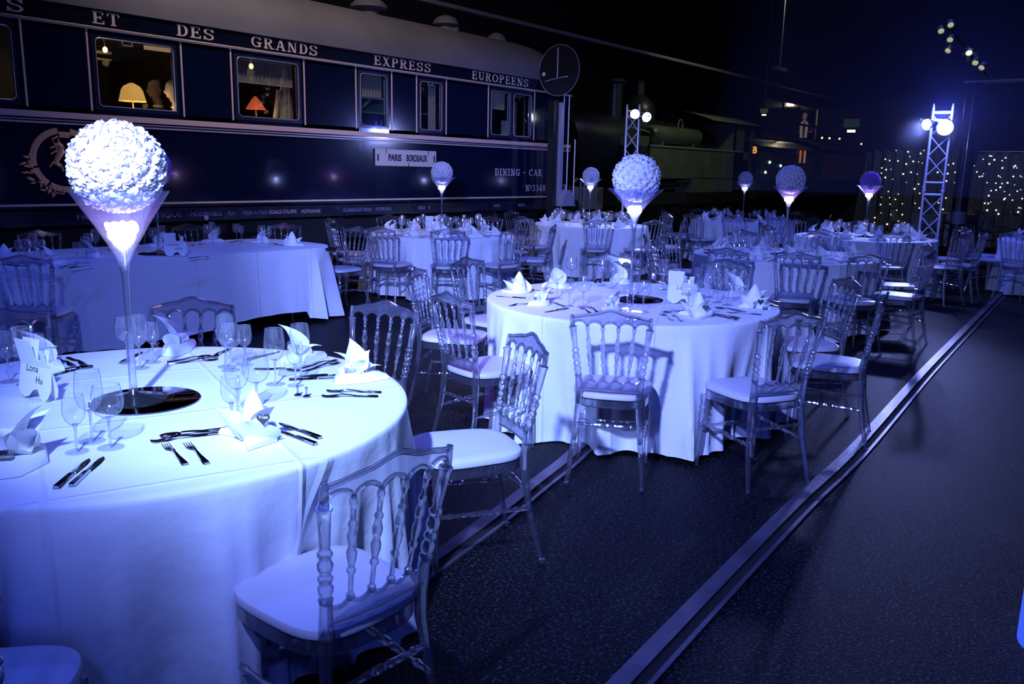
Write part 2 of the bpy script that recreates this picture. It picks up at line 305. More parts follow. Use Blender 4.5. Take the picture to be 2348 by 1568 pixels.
# ------------------------------------------------------------------ chair
def crest_top(x): u = x/.19; return .868+.034*max(0, cos(u*pi*.62))**1.6+.004*cos(u*pi*3)
def chair_shapes():
    P = {}
    post = lambda sx: [(sx*.19, -.265, 0), (sx*.178, -.235, .13), (sx*.166, -.212, .24), (sx*.152, -.196, .40), (sx*.15, -.197, .47), (sx*.155, -.206, .56)]
    for sx in (-1, 1):
        m = MB()
        m.tube(post(sx), [.011, .013, .014, .017, .019, .015], 8)
        m.lathe([(.012, 0), (.0135, .004), (.0135, .012), (.012, .016)], 8, Matrix.Translation((sx*.19, -.265, 0)))
        a = (sx*.155, -.206, .555); b = (sx*.186, -.252, .815)
        m.turned(a, b, [(.014, 0), (.018, .02), (.018, .05), (.012, .07), (.018, .12), (.019, .17), (.012, .22), (.018, .25), (.018, .28), (.012, .31), (.018, .37), (.019, .42), (.012, .48), (.018, .51), (.018, .54), (.012, .57), (.0125, .6), (.016, .95), (.019, .97), (.019, 1)], 10)
        P['rear_leg', sx] = m
        f = MB()
        f.turned((sx*.185, .185, 0), (sx*.175, .175, .40), [(.010, 0), (.0115, .02), (.013, .5), (.018, .62), (.012, .645), (.018, .69), (.019, .74), (.012, .79), (.018, .81), (.018, .83), (.013, .86), (.017, .93), (.018, 1)], 10)
        P['front_leg', sx] = f
    c = MB(); n = 24; xs = [-.19+.38*i/n for i in range(n+1)]
    def yb(x, z): return -.206-(z-.56)*.18-.018*(1-(x/.19)**2)
    def arch(x):                      # scalloped lower edge of the crest, five bays
        t = ((x+.19)/.38*5) % 1; return .822+.026*sin(pi*min(1, max(0, t)))**.6
    n2 = 40; xs = [-.19+.38*i/n2 for i in range(n2+1)]
    vs = []; fs = []
    for x in xs:
        zt = crest_top(x); zb = arch(x)
        vs += [(x, yb(x, zt)-.003, zt), (x, yb(x, zb)-.003, zb), (x, yb(x, zb)+.003, zb), (x, yb(x, zt)+.003, zt)]
    for i in range(n2):
        for k in range(4): fs.append((i*4+k, i*4+(k+1) % 4, (i+1)*4+(k+1) % 4, (i+1)*4+k))
    c.add(vs, fs)
    c.tube([(x, yb(x, crest_top(x)), crest_top(x)) for x in xs[::2]], .008, 8)
    c.tube([(x, yb(x, arch(x)), arch(x)) for x in xs], .007, 6)
    for sx in (-1, 1): c.tube([(sx*.19, yb(.19, .87), .872), (sx*.189, yb(.19, .84), .84), (sx*.187, -.252, .812)], [.009, .011, .013], 8)
    P['crest'] = c
    l = MB()
    def lz(x): t = ((x+.15)/.30*5) % 1; return .532+.016*(1-sin(pi*t))
    xl = [-.15+.30*i/40 for i in range(41)]; vs = []; fs = []
    for x in xl:
        y = -.203-.014*(1-(x/.15)**2); vs += [(x, y-.003, lz(x)), (x, y-.003, .492), (x, y+.003, .492), (x, y+.003, lz(x))]
    for i in range(40):
        for k in range(4): fs.append((i*4+k, i*4+(k+1) % 4, (i+1)*4+(k+1) % 4, (i+1)*4+k))
    l.add(vs, fs); l.tube([(x, -.203-.014*(1-(x/.15)**2), lz(x)) for x in xl], .006, 6); l.tube([(x, -.203-.014*(1-(x/.15)**2), .492) for x in xl[::2]], .005, 6)
    P['lower_rail'] = l
    sp = [(.006, 0), (.011, .03), (.011, .06), (.006, .08), (.0065, .26), (.011, .28), (.011, .31), (.007, .33), (.012, .42), (.013, .47), (.008, .53), (.012, .57), (.013, .62), (.008, .70), (.011, .72), (.011, .75), (.0065, .77), (.007, .9), (.010, .92), (.010, .95), (.007, 1)]
    for i, (xb, xt) in enumerate(((-.09, -.114), (-.03, -.038), (.03, .038), (.09, .114))):
        s = MB(); s.turned((xb, -.203-.014*(1-(xb/.15)**2), .54), (xt, yb(xt, .825), .828), sp, 8); P['spindle', i] = s
    st = [(.007, 0), (.009, .1), (.012, .12), (.012, .15), (.008, .17), (.010, .35), (.012, .40), (.008, .43), (.013, .46), (.013, .54), (.008, .57), (.012, .60), (.010, .65), (.008, .83), (.012, .85), (.012, .88), (.009, .9), (.007, 1)]
    for i, (a, b) in enumerate((((-.158, -.205, .31), (.158, -.205, .31)), ((-.181, .178, .22), (.181, .178, .22)), ((-.166, -.214, .23), (-.181, .178, .25)), ((.166, -.214, .23), (.181, .178, .25)))):
        s = MB(); s.turned(a, b, st, 8); P['stretcher', i] = s
    def outl(g=0):
        pts = []
        for k in range(40):
            a = 2*pi*k/40; ca, sa = cos(a), sin(a)
            x = (abs(ca)**.55)*(1 if ca > 0 else -1); y = (abs(sa)**.55)*(1 if sa > 0 else -1)
            pts.append((x*(.178+.028*(y*.5+.5)+g), y*(.205+g)))
        return pts
    fr = MB(); o = outl(.0); i_ = outl(-.02); n = 40
    vs = [(x, y, .398) for x, y in o]+[(x, y, .436) for x, y in o]+[(x, y, .436) for x, y in i_]+[(x, y, .398) for x, y in i_]
    fr.add(vs, [(a*n+k, a*n+(k+1) % n, ((a+1) % 4)*n+(k+1) % n, ((a+1) % 4)*n+k) for a in range(4) for k in range(n)]); P['seat_frame'] = fr
    cu = MB(); rings = [(-.004, .438), (.004, .444), (.006, .455), (.002, .466), (-.012, .474), (-.04, .478)]
    vs = []
    for g, z in rings: vs += [(x, y, z) for x, y in outl(g)]
    fs = [(a*n+k, a*n+(k+1) % n, (a+1)*n+(k+1) % n, (a+1)*n+k) for a in range(len(rings)-1) for k in range(n)]
    b0 = len(vs); vs.append((0, 0, .482)); fs += [((len(rings)-1)*n+k, (len(rings)-1)*n+(k+1) % n, b0) for k in range(n)]; fs.append(tuple(reversed(range(n))))
    cu.add(vs, fs); P['cushion'] = cu
    return P
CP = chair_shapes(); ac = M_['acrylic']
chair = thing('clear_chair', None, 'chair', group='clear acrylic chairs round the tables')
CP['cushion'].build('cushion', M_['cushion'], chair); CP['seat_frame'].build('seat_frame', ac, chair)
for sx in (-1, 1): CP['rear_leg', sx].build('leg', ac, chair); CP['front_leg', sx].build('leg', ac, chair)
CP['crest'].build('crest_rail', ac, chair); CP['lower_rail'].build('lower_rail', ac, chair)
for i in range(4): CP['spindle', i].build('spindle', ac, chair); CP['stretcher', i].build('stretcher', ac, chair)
CH = Kind(chair)
jm = MB()
for k, m in CP.items():
    jm.cur = 1 if k == 'cushion' else 0; jm.add(m.v, m.f)
farchair = jm.build('clear_chair', [ac, M_['cushion']]); tag(farchair, None, 'chair', 'clear acrylic chairs round the tables'); FCH = Kind(farchair)

# ------------------------------------------------------------------ glasses, cutlery, napkins
def bowl_prof(kind):
    if kind == 'small': return .165, [(.004, .078), (.014, .082), (.024, .094), (.0295, .112), (.030, .125), (.0285, .145), (.0262, .165)], .031, .005
    if kind == 'tall': return .212, [(.004, .092), (.016, .096), (.028, .108), (.036, .128), (.0385, .148), (.0365, .178), (.0325, .212)], .036, .005
    return .185, [(.004, .088), (.018, .092), (.034, .104), (.043, .122), (.0445, .138), (.041, .160), (.035, .185)], .036, .005
GL = {}
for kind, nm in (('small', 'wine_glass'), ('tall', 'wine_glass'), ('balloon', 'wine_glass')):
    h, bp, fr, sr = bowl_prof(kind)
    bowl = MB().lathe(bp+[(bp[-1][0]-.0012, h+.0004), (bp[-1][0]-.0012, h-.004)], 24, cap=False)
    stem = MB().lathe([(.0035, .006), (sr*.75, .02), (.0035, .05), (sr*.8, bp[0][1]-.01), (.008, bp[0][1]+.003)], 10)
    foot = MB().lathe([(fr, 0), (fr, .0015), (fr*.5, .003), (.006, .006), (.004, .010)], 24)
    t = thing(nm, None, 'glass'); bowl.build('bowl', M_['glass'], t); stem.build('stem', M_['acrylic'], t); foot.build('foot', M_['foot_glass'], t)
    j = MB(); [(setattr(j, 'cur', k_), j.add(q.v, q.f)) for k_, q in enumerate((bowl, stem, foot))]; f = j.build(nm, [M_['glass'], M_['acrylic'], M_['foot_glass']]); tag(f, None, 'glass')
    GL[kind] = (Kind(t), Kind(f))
def cutlery(kind):
    m = MB(); steel = M_['steel']
    def blade(sec, y=0):            # sections (x, halfwidth, z, thick)
        vs = []; fs = []
        for x, hw, z, th in sec: vs += [(x, y-hw, z), (x, y+hw, z), (x, y+hw*.8, z+th), (x, y-hw*.8, z+th)]
        for i in range(len(sec)-1):
            for k in range(4): fs.append((i*4+k, i*4+(k+1) % 4, (i+1)*4+(k+1) % 4, (i+1)*4+k))
        n = len(sec)-1; fs += [(0, 1, 2, 3), (n*4+3, n*4+2, n*4+1, n*4)]; m.add(vs, fs)
    if kind == 'fork':
        blade([(-.10, .007, .0, .004), (-.095, .010, 0, .004), (-.03, .006, .002, .004), (.0, .0035, .006, .004), (.03, .004, .009, .003), (.045, .011, .006, .002), (.058, .0125, .003, .002)])
        for k in range(4): blade([(.057, .0021, .003, .002), (.08, .0017, .001, .002), (.098, .001, .005, .0015)], (k-1.5)*.0066)
    elif kind == 'spoon':
        blade([(-.10, .007, .0, .004), (-.095, .010, 0, .004), (-.03, .006, .002, .004), (.0, .0035, .006, .004), (.03, .004, .008, .003)])
        m.ball((.06, 0, .006), .02, 14, 8, (1.6, 1, .22))
    else:
        blade([(-.11, .008, 0, .006), (-.105, .0095, 0, .007), (-.02, .007, 0, .007), (-.005, .006, 0, .006), (.0, .0085, .001, .0015), (.06, .0105, .001, .0013), (.095, .008, .001, .0012), (.11, .001, .001, .001)])
    return tag(m.build('knife' if kind == 'knife' else kind, steel, ang=50), None, kind)
CU = {k: Kind(cutlery(k)) for k in ('fork', 'spoon', 'knife')}
def petal(m, base, az, lean, L, wd, curl=.25, cup=.35):
    d = Vector((cos(az), sin(az), 0)); s_ = Vector((-sin(az), cos(az), 0))
    def fn(u, v):
        wv = wd*1.55*(1-v**2.2)*(.6+.9*v*(1-v)*2)+.001
        a = lean+curl*v*v*1.6; c = (u-.5)*2
        p = Vector(base)+d*(L*v*sin(a))+Vector((0, 0, L*v*cos(a)))+s_*wv*c-d*(cup*wv*(c*c-.3))
        return tuple(p)
    m.grid(fn, 6, 8)
def napkin(kind):
    m = MB()
    def flat(pts, z, bulge):        # a soft pillow over an outline
        cx_ = sum(p[0] for p in pts)/len(pts); cy_ = sum(p[1] for p in pts)/len(pts); n = len(pts); vs = []; fs = []
        R = [(1, 0), (.99, .35), (.9, .75), (.6, 1.0)]
        for s_, h in R: vs += [(cx_+(x-cx_)*s_, cy_+(y-cy_)*s_, z+h*bulge) for x, y in pts]
        for a in range(len(R)-1):
            for k in range(n): fs.append((a*n+k, a*n+(k+1) % n, (a+1)*n+(k+1) % n, (a+1)*n+k))
        vs.append((cx_, cy_, z+bulge)); fs += [((len(R)-1)*n+k, (len(R)-1)*n+(k+1) % n, len(vs)-1) for k in range(n)]; fs.append(tuple(reversed(range(n)))); m.add(vs, fs)
    if kind == 0:       # lily: folded boat with tall pointed leaves
        flat([(-.11, -.05), (0, -.075), (.11, -.05), (.085, .03), (0, .06), (-.085, .03)], 0, .03)
        for az, le, L, w_ in ((pi/2, .12, .155, .035), (pi*.82, .38, .13, .032), (pi*.18, .35, .12, .032), (-pi/2, .15, .085, .05), (pi*1.15, .7, .10, .03), (-pi*.12, .75, .10, .03)): petal(m, (0, 0, .012), az, le, L, w_)
    elif kind == 1:     # bishop shape: a rounded cone with two skirts
        flat([(-.10, -.06), (-.02, -.03), (.09, -.075), (.07, .03), (0, .05), (-.07, .02)], 0, .026)
        m.lathe([(.052, .01), (.050, .04), (.042, .075), (.028, .11), (.012, .135), (.001, .145)], 16, Matrix.Translation((0, 0, 0)) @ Matrix.Diagonal((1, .72, 1, 1)), cap=False)
        petal(m, (.035, -.02, .0), -pi*.25, .55, .11, .05, .1, .6); petal(m, (-.035, -.02, .0), -pi*.75, .55, .11, .05, .1, .6); petal(m, (.02, .01, .05), .3, .5, .09, .03)
    else:               # bird: low base, one tall curved leaf and a small one
        flat([(-.12, -.03), (-.03, -.06), (.12, -.05), (.10, .03), (-.02, .05), (-.10, .03)], 0, .038)
        petal(m, (-.01, 0, .02), pi*.55, .1, .16, .042, .3, .7); petal(m, (.0, 0, .02), pi*1.1, .45, .11, .036, .3, .6); petal(m, (.01, -.01, .02), -pi*.3, .4, .09, .035, .4, .5)
    return tag(m.build('napkin', M_['linen'], ang=60), None, 'napkin')
NK = [Kind(napkin(i)) for i in range(3)]
def heart_poly(s):
    return [(s*.0625*16*sin(t)**3/1.0, s*.0625*(13*cos(t)-5*cos(2*t)-2*cos(3*t)-cos(4*t))) for t in [2*pi*k/28 for k in range(28)]]
def text(name, body, size, m, parent, M, ext=.0005, off=0, ax='CENTER'):
    c = bpy.data.curves.new(name, 'FONT'); c.body = body; c.size = size; c.extrude = ext; c.offset = off; c.align_x = ax; c.align_y = 'CENTER'; c.materials.append(m); c.resolution_u = 4
    o = link(name, c, parent); o.matrix_local = M; return o
def heart_tag(loc, rz, lean, label, word=None):
    t = thing('heart_tag', label, 'name tag', loc, rz, 'dark heart name tags on the napkins')
    t.rotation_euler = (lean, 0, rz)
    MB().prism(heart_poly(.019), 0, .004).build('heart', M_['heart'], t, smooth=False)
    if word: text('name_writing', word, .014 if len(word) < 6 else .009, M_['chalk'], t, Matrix.Translation((0, .004, .0046)) @ Matrix.Shear('XY', 4, (0, 0)) if False else Matrix.Translation((0, .004, .0046)))
    return t
def loco_card(loc, rz, label, w1, w2):
    s = .165
    poly = [(-.95, .18), (-.95, 1.9), (.0, 1.9), (.02, 1.22), (.35, 1.22), (.35, 1.62), (.62, 1.62), (.62, 1.2), (.82, 1.15), (.9, .3), (.75, .02), (.55, -.12), (.3, .02), (.15, .25), (-.1, .2), (-.3, -.02), (-.55, -.1), (-.8, .02)]
    poly = [(x*s*.62, (y+.12)*s*.62) for x, y in poly]
    t = thing('table_card', label, 'card', loc, rz, 'locomotive shaped table cards')
    for k in (-1, 1):
        f = MB().prism(poly, -.0004, .0004).build('card_face', M_['card'], t, smooth=False)
        f.matrix_local = Matrix.Translation((0, -k*.02, 0)) @ Matrix.Rotation(rad(90-k*10), 4, 'X')
        if k == 1:
            text('card_writing', w1, .036, M_['ink'], f, Matrix.Translation((-.025, .105, .0006)), .0002)
            text('card_writing', w2, .034, M_['ink'], f, Matrix.Translation((.02, .068, .0006)), .0002)
    return t

# ------------------------------------------------------------------ vases and rose balls
def rose_ball_mesh(R=.165, n=100, name='rose_ball', m=None):
    mb = MB(); mb.ball((0, 0, 0), R*.9, 20, 12); gold = pi*(3-sqrt(5)); rnd = random.Random(3)
    for i in range(n):
        z = 1-2*(i+.5)/n; r = sqrt(1-z*z); nrm = Vector((r*cos(gold*i), r*sin(gold*i), z))
        T = Matrix.Translation(nrm*R*.86) @ Vector((0, 0, 1)).rotation_difference(nrm).to_matrix().to_4x4() @ Matrix.Rotation(rnd.random()*6.28, 4, 'Z')
        s = R*.185*rnd.uniform(.92, 1.15)
        for ring, (k, rr, le, L, wd) in enumerate(((5, 1.0, .80, 1.05, .80), (4, .6, .42, 1.25, .62), (3, .2, .12, 1.25, .42))):
            for j in range(k):
                a = 2*pi*j/k+ring*.5+rnd.uniform(-.2, .2); d = Vector((cos(a), sin(a), 0)); sd = Vector((-sin(a), cos(a), 0)); le2 = le+rnd.uniform(-.2, .2); rk = rnd.uniform(0, 6)
                def fn(u, v):
                    c = (u-.5)*2; ww = wd*s*(.7+.5*v)*(1-.3*v*v); aa = le2+.55*v*v+.22*v*sin(c*5+rk)
                    return tuple(d*(rr*s*.35+L*s*v*sin(aa)-.25*ww*c*c)+Vector((0, 0, L*s*v*cos(aa)*(1-.2*c*c)+.07*s*v*sin(c*7+rk)))+sd*ww*c)
                mb.grid(fn, 5, 3, M=T)
    return mb.mesh(name, m or M_['rose'], ang=80)
def rose_mat(name, col, glow=None, gs=0):
    m = mat(name, col, .7, spec=.2); nt = m.node_tree; b = nt.nodes['Principled BSDF']; o = nt.nodes['Material Output']
    t = nt.nodes.new('ShaderNodeBsdfTranslucent'); t.inputs[0].default_value = (*col, 1); mx = nt.nodes.new('ShaderNodeMixShader'); mx.inputs[0].default_value = .35
    nt.links.new(b.outputs[0], mx.inputs[1]); nt.links.new(t.outputs[0], mx.inputs[2]); nt.links.new(mx.outputs[0], o.inputs[0]); return m
ROSE_ME = rose_ball_mesh(m=rose_mat('white_roses', (.8, .78, .84)))
ROSE_V = rose_ball_mesh(m=rose_mat('violet_lit_roses', (.50, .30, .72)), name='rose_ball')  # violet light from inside is put into the petal colour
glow_m = {'blue': emis('led_glow', (.55, .65, 1), 9), 'violet': emis('led_glow_violet', (.82, .78, 1), 9)}
def vase(loc, straight, label, ball_label, group, hue='blue', s=1.0, lilac=False, ballr=1.0, dz=0):
    # foot, stem and cone; the rim stands 0.71 m over the table
    t = thing('martini_vase', label, 'vase', loc, 0, group)
    MB().lathe([(.105, 0), (.105, .004), (.06, .010), (.02, .024), (.0125, .04)], 36).build('foot', M_['acrylic'], t)
    MB().lathe([(.0125, .04), (.012, .1), (.010, .3), (.011, .42), (.017, .46)], 14, cap=False).build('stem', M_['acrylic'], t)
    if straight: pass
    if straight: pr = [(.013, .445), (.018, .465), (.042, .53), (.085, .605), (.150, .705), (.153, .705), (.088, .602), (.045, .527), (.020, .473)]
    else: pr = [(.012, .43), (.016, .47), (.026, .52), (.045, .565), (.08, .61), (.13, .66), (.175, .70), (.176, .699), (.131, .658), (.081, .607), (.046, .561), (.027, .517), (.016, .49)]
    MB().lathe(pr, 48, cap=False).build('cone', M_['vase'], t)
    mb = MB(); rnd = random.Random(5); z0 = .545 if not straight else .555
    for i in range(150):
        a = rnd.random()*6.28; rr = sqrt(rnd.random())*(.040 if not straight else .045); z = z0+rnd.random()*.035+rr*.25
        mb.ball((rr*cos(a), rr*sin(a), z), .009, 6, 4)
    mb.build('led_crystals', glow_m[hue], t)
    b = link('rose_ball', ROSE_V if lilac else ROSE_ME); tag(b, ball_label, 'rose ball', 'rose balls on the tall vases'); b.location = (loc[0], loc[1], loc[2]+.765+dz); b.scale = (ballr*.87,)*3
    l = lamp('led_light', 'POINT', (loc[0], loc[1], loc[2]+.60), 1.6 if hue == 'blue' else 2.6, (.35, .4, 1) if hue == 'blue' else (.6, .25, .95), None, .02)
    m = MB().lathe([(.178, 0), (.178, .003), (.175, .004)], 48).build('mirror_plate', M_['mirror']); tag(m, 'round dark mirror plate under the vase, '+label.split(' on the ')[1], 'mirror', 'mirror plates under the vases')
    return t, m

# ------------------------------------------------------------------ tables
def skirt(R, seed, Z=.75, k0=9, drop=0.0, amp=.06, sharp=1.0):
    rnd = random.Random(seed); ph = [rnd.random()*6.28 for _ in range(4)]; am = [rnd.uniform(.6, 1) for _ in range(4)]
    ks = [k0, k0+4, k0*2+3, 5]
    def fn(u, v):
        th = u*2*pi
        if v <= .12: r = (R-.012)*v/.12*1.0; z = Z; return (r*cos(th), r*sin(th), z)
        if v <= .2:
            a = (v-.12)/.08*pi/2; r = R-.012+.014*sin(a); z = Z-.014*(1-cos(a)); return (r*cos(th), r*sin(th), z)
        h = (v-.2)/.8; z = Z-.014-h*(Z-.02-drop)
        f = 0
        for k, p, a in zip(ks, ph, am): f += a*(1-2*abs(sin((k*th+p)/2))**.8)*(.5 if k > 12 else 1)
        hh = min(1, h*1.15); r = R+.002+amp*.35*hh+amp*f*hh**1.1*.62
        if h > .93: r += .01*(h-.93)/.07
        return (r*cos(th), r*sin(th), max(.006, z+.012*sin(3*th+ph[0])*h+.012*h))
    mb = MB(); mb.grid(fn, 288, 34, closed=True); return mb
def table_under(t, R):
    mb = MB().lathe([(R-.02, .715), (R-.02, .735)], 48); mb.build('tabletop', M_['black'], t)
    for k in range(4):
        a = pi/4+k*pi/2; MB().turned((.5*cos(a), .5*sin(a), 0), (.45*cos(a), .45*sin(a), .715), [(.015, 0), (.015, 1)], 8).build('leg', M_['steel'], t)
R0 = .926
T = {   # centre, chairs by bearing, name used in labels
 'front': dict(c=(1.36, 2.73), ch=[-29, -93, -131, 12, 51, 87], nm='front table under the big white rose ball', near=True),
 'middle': dict(c=(4.67, 2.75), ch=[-153, -117, -72, -45, 0, 39, 88, 121, 168], nm='bright middle table', near=True),
 'coach': dict(c=(7.88, 7.47), ch=[163, 124, -166, -133, -103, -62, -11, 15, 45, 75], nm='round table by the dining car end', near=True),
 'signal': dict(c=(11.15, 7.38), ch=[-142, -108, 172, 130, -70, -30, 50, 95, 20], nm='round table before the signal mast', near=False),
 'loco': dict(c=(14.62, 6.35), ch=[169, 140, -162, -132, -104, -70, -20, 60, 105], nm='farthest round table facing the locomotive', near=False),
 'aisle': dict(c=(8.63, 3.26), ch=[180, -154, -130, -96, -55, 142, 114, 85, 40, 5], nm='round table behind the bright middle table', near=True),
 'truss': dict(c=(12.25, 3.51), ch=[-88, -116, -150, 176, 140, 105, 60, 20, -45], nm='round table under the lilac-lit rose ball', near=False),
 'edge': dict(c=(14.02, 1.22), ch=[158, 120, 80, 30, -150, -100], nm='last round table on the aisle side', near=False),
}
ORD = ['first', 'second', 'third', 'fourth', 'fifth', 'sixth', 'seventh', 'eighth', 'ninth', 'tenth']
for ti, (key, d) in enumerate(T.items()):
    cx_, cy2 = d['c']
    tb = thing('round_table', 'round table hidden under white cloth, the '+d['nm'], 'table', (cx_, cy2, 0), rad(37*ti), 'round banquet tables'); table_under(tb, R0)
    big = key in ('front', 'middle')
    c = skirt(R0, 11+ti, k0=11 if big else 12, amp=.17 if big else .15).build('tablecloth', M_['cloth'], ang=180)
    tag(c, 'white floor-length cloth draped over the '+d['nm'], 'tablecloth', 'white round tablecloths'); c.location = (cx_, cy2, 0); c.rotation_euler = (0, 0, rad([-20, 25, 60, 10, 0, 40, 15, 0][ti]))
    cdir = atan2(-cy2, -cx_)
    order = sorted(d['ch'], key=lambda a: (-(rad(a)-cdir)) % (2*pi))
    near0 = min(d['ch'], key=lambda a: abs((rad(a)-cdir+pi) % (2*pi)-pi))
    i0 = order.index(near0); order = order[i0:]+order[:i0]
    d['order'] = order
    for k, a in enumerate(order):
        rs = {('front', -93): 1.09, ('front', -29): 1.2, ('front', -131): 1.1, ('front', 12): 1.2, ('front', 87): 1.0, ('front', 51): 1.06}.get((key, a), 1.17+random.uniform(-.02, .06))
        loc = (cx_+rs*cos(rad(a)), cy2+rs*sin(rad(a)), 0)
        if key == 'front' and a == -131: loc = (*at(-95, 1610, .47).xy, 0)
        rz = rad(a)+pi/2+rad(random.uniform(-5, 5) if key != 'front' else 0)
        lab = 'clear acrylic chair at the '+d['nm']+(', nearest the camera' if k == 0 else ', '+ORD[k]+' clockwise')
        (CH if d['near'] else FCH).put(loc, rz, lab, 'chairs around the '+d['nm'])

# the long table beside the coach
LX0, LX1, LY0, LY1 = 1.3, 5.72, 6.80, 8.16
def long_cloth():
    rc = .42; Z = .75; P = []
    def corner(cx1, cy1, a0):
        return [(cx1+rc*cos(a0+pi/2*k/14), cy1+rc*sin(a0+pi/2*k/14), a0+pi/2*k/14) for k in range(15)]
    P += corner(LX1-rc, LY1-rc, 0); P += [(LX1-rc-(LX1-LX0-2*rc)*k/70, LY1, pi/2) for k in range(1, 70)]
    P += corner(LX0+rc, LY1-rc, pi/2); P += [(LX0, LY1-rc-(LY1-LY0-2*rc)*k/12, pi) for k in range(1, 12)]
    P += corner(LX0+rc, LY0+rc, pi); P += [(LX0+rc+(LX1-LX0-2*rc)*k/70, LY0, 3*pi/2) for k in range(1, 70)]
    P += corner(LX1-rc, LY0+rc, 3*pi/2); P += [(LX1, LY0+rc+(LY1-LY0-2*rc)*k/12, 2*pi) for k in range(1, 12)]
    n = len(P); cxm, cym = (LX0+LX1)/2, (LY0+LY1)/2; rows = [(0, 0, 0)]
    vs = []; L = 0; acc = []
    for i, p in enumerate(P):
        acc.append(L); q = P[(i+1) % n]; L += hypot(q[0]-p[0], q[1]-p[1])
    NV = 26; fs = []
    for j in range(NV+1):
        v = j/NV
        for i, (x, y, a) in enumerate(P):
            s_ = acc[i]/L; nx, ny = cos(a), sin(a)
            isc = 1 if abs((a % (pi/2))) > .01 else 0
            left = max(0, min(1, (3.3-x)/.6)) if y < 7 else 0
            if v < .08: k = v/.08; off = -.02*(1-k); z = Z; sc = 1
            else:
                h = (v-.08)/.92; z = Z-h*(Z-.04)
                f = (1-2*abs(sin(s_*2*pi*19))**.8)
                fa = .010+.05*isc+.055*left+(.03 if x > 5.2 else 0)
                off = fa*f*h+.03*h+(.06 if isc else 0)*h
                z += .03*h*sin(s_*2*pi*5)+(.07*h if 4.3 < x < 5.2 and y < 7 else 0)+(.05*h if 3.5 < x < 4.2 and y < 7 else 0)
            vs.append((x+nx*off, y+ny*off, z))
    for j in range(NV):
        for i in range(n): fs.append((j*n+i, j*n+(i+1) % n, (j+1)*n+(i+1) % n, (j+1)*n+i))
    fs.append(tuple(range(n))); mb = MB(); mb.add(vs, fs); return mb
tb = thing('long_table', 'long banquet table hidden under white cloth beside the dining car', 'table', (0, 0, 0))
MB().box(LX0+.06, LY0+.06, .71, LX1-.06, LY1-.06, .735).build('tabletop', M_['black'], tb)
for x in (LX0+.4, LX1-.5):
    for y in (LY0+.25, LY1-.25): MB().turned((x, y, 0), (x, y, .71), [(.018, 0), (.018, 1)], 8).build('leg', M_['steel'], tb)
tag(long_cloth().build('tablecloth', M_['cloth'], ang=40), 'long white cloth with rounded corners draped over the table beside the dining car', 'tablecloth')
LN = 'long table beside the dining car'
for k, (x, y, rz, lab) in enumerate((
    (3.45, 8.28, pi, 'behind the leftmost glasses'), (4.3, 8.28, pi, 'directly behind the vase'), (5.0, 8.30, pi, 'back right of the vase'),
    (5.75, 7.98, rad(128), 'at the back rounded corner'), (5.99, 7.2, rad(93), 'facing the rounded end'), (*at(92, 714, .46).xy, rad(-40), 'back to the camera'), (2.6, 8.28, pi, 'behind, at the picture edge'))):
    CH.put((x, y, 0), rz, 'clear chair at the '+LN+', '+lab, 'chairs around the '+LN)

# vases
zt = .752
VS = [('front', True, 'violet', 'big white rose ball glowing on the tall conical vase of the front table', 1.0, False, .015),
 ('middle', False, 'blue', 'pale blue lit rose ball on the vase of the bright middle table', 1.0, False, 0),
 ('coach', False, 'blue', 'round rose ball in front of the car side between number and destination board', .92, False, -.01),
 ('signal', False, 'blue', 'small rose ball left of the slim truss, before the buffers', .88, False, -.02),
 ('loco', False, 'blue', 'smallest rose ball, in front of the green tank locomotive', .86, False, -.02),
 ('aisle', False, 'violet', 'rose ball right of centre, standing before the dark far coaches', .98, False, 0),
 ('truss', False, 'violet', 'lilac-lit rose ball beside the starry curtain', .9, True, -.01)]
for key, st, hue, bl, br, lil, dz in VS:
    c = T[key]['c']; v, m = vase((c[0], c[1], zt+.004), st, 'tall clear martini vase on the '+T[key]['nm'], bl, 'tall martini vases', hue, lilac=lil, ballr=br, dz=dz); m.location = (c[0]+.03, c[1]-.02, zt)
lv = at(365, 582, .75)
v, m = vase((lv.x, lv.y, zt+.004), False, 'tall clear martini vase on the '+LN, 'purple-lit rose ball half hidden behind the big white one', 'tall martini vases', 'violet', lilac=True); m.location = (lv.x, lv.y, zt)

# place settings
def glass(kind, x, y, label, near, group=None):
    GL[kind][0 if near else 1].put((x, y, zt), random.random()*6, label, group)
KD = {'small': 'small wine glass', 'tall': 'tall wine glass', 'balloon': 'round balloon glass'}
def spread(name, pl, lab):
    for (kind, px, py), l in zip(pl, lab):
        p = at(px, py, .75); glass(kind, p.x, p.y, l, True, 'glasses on the '+name)
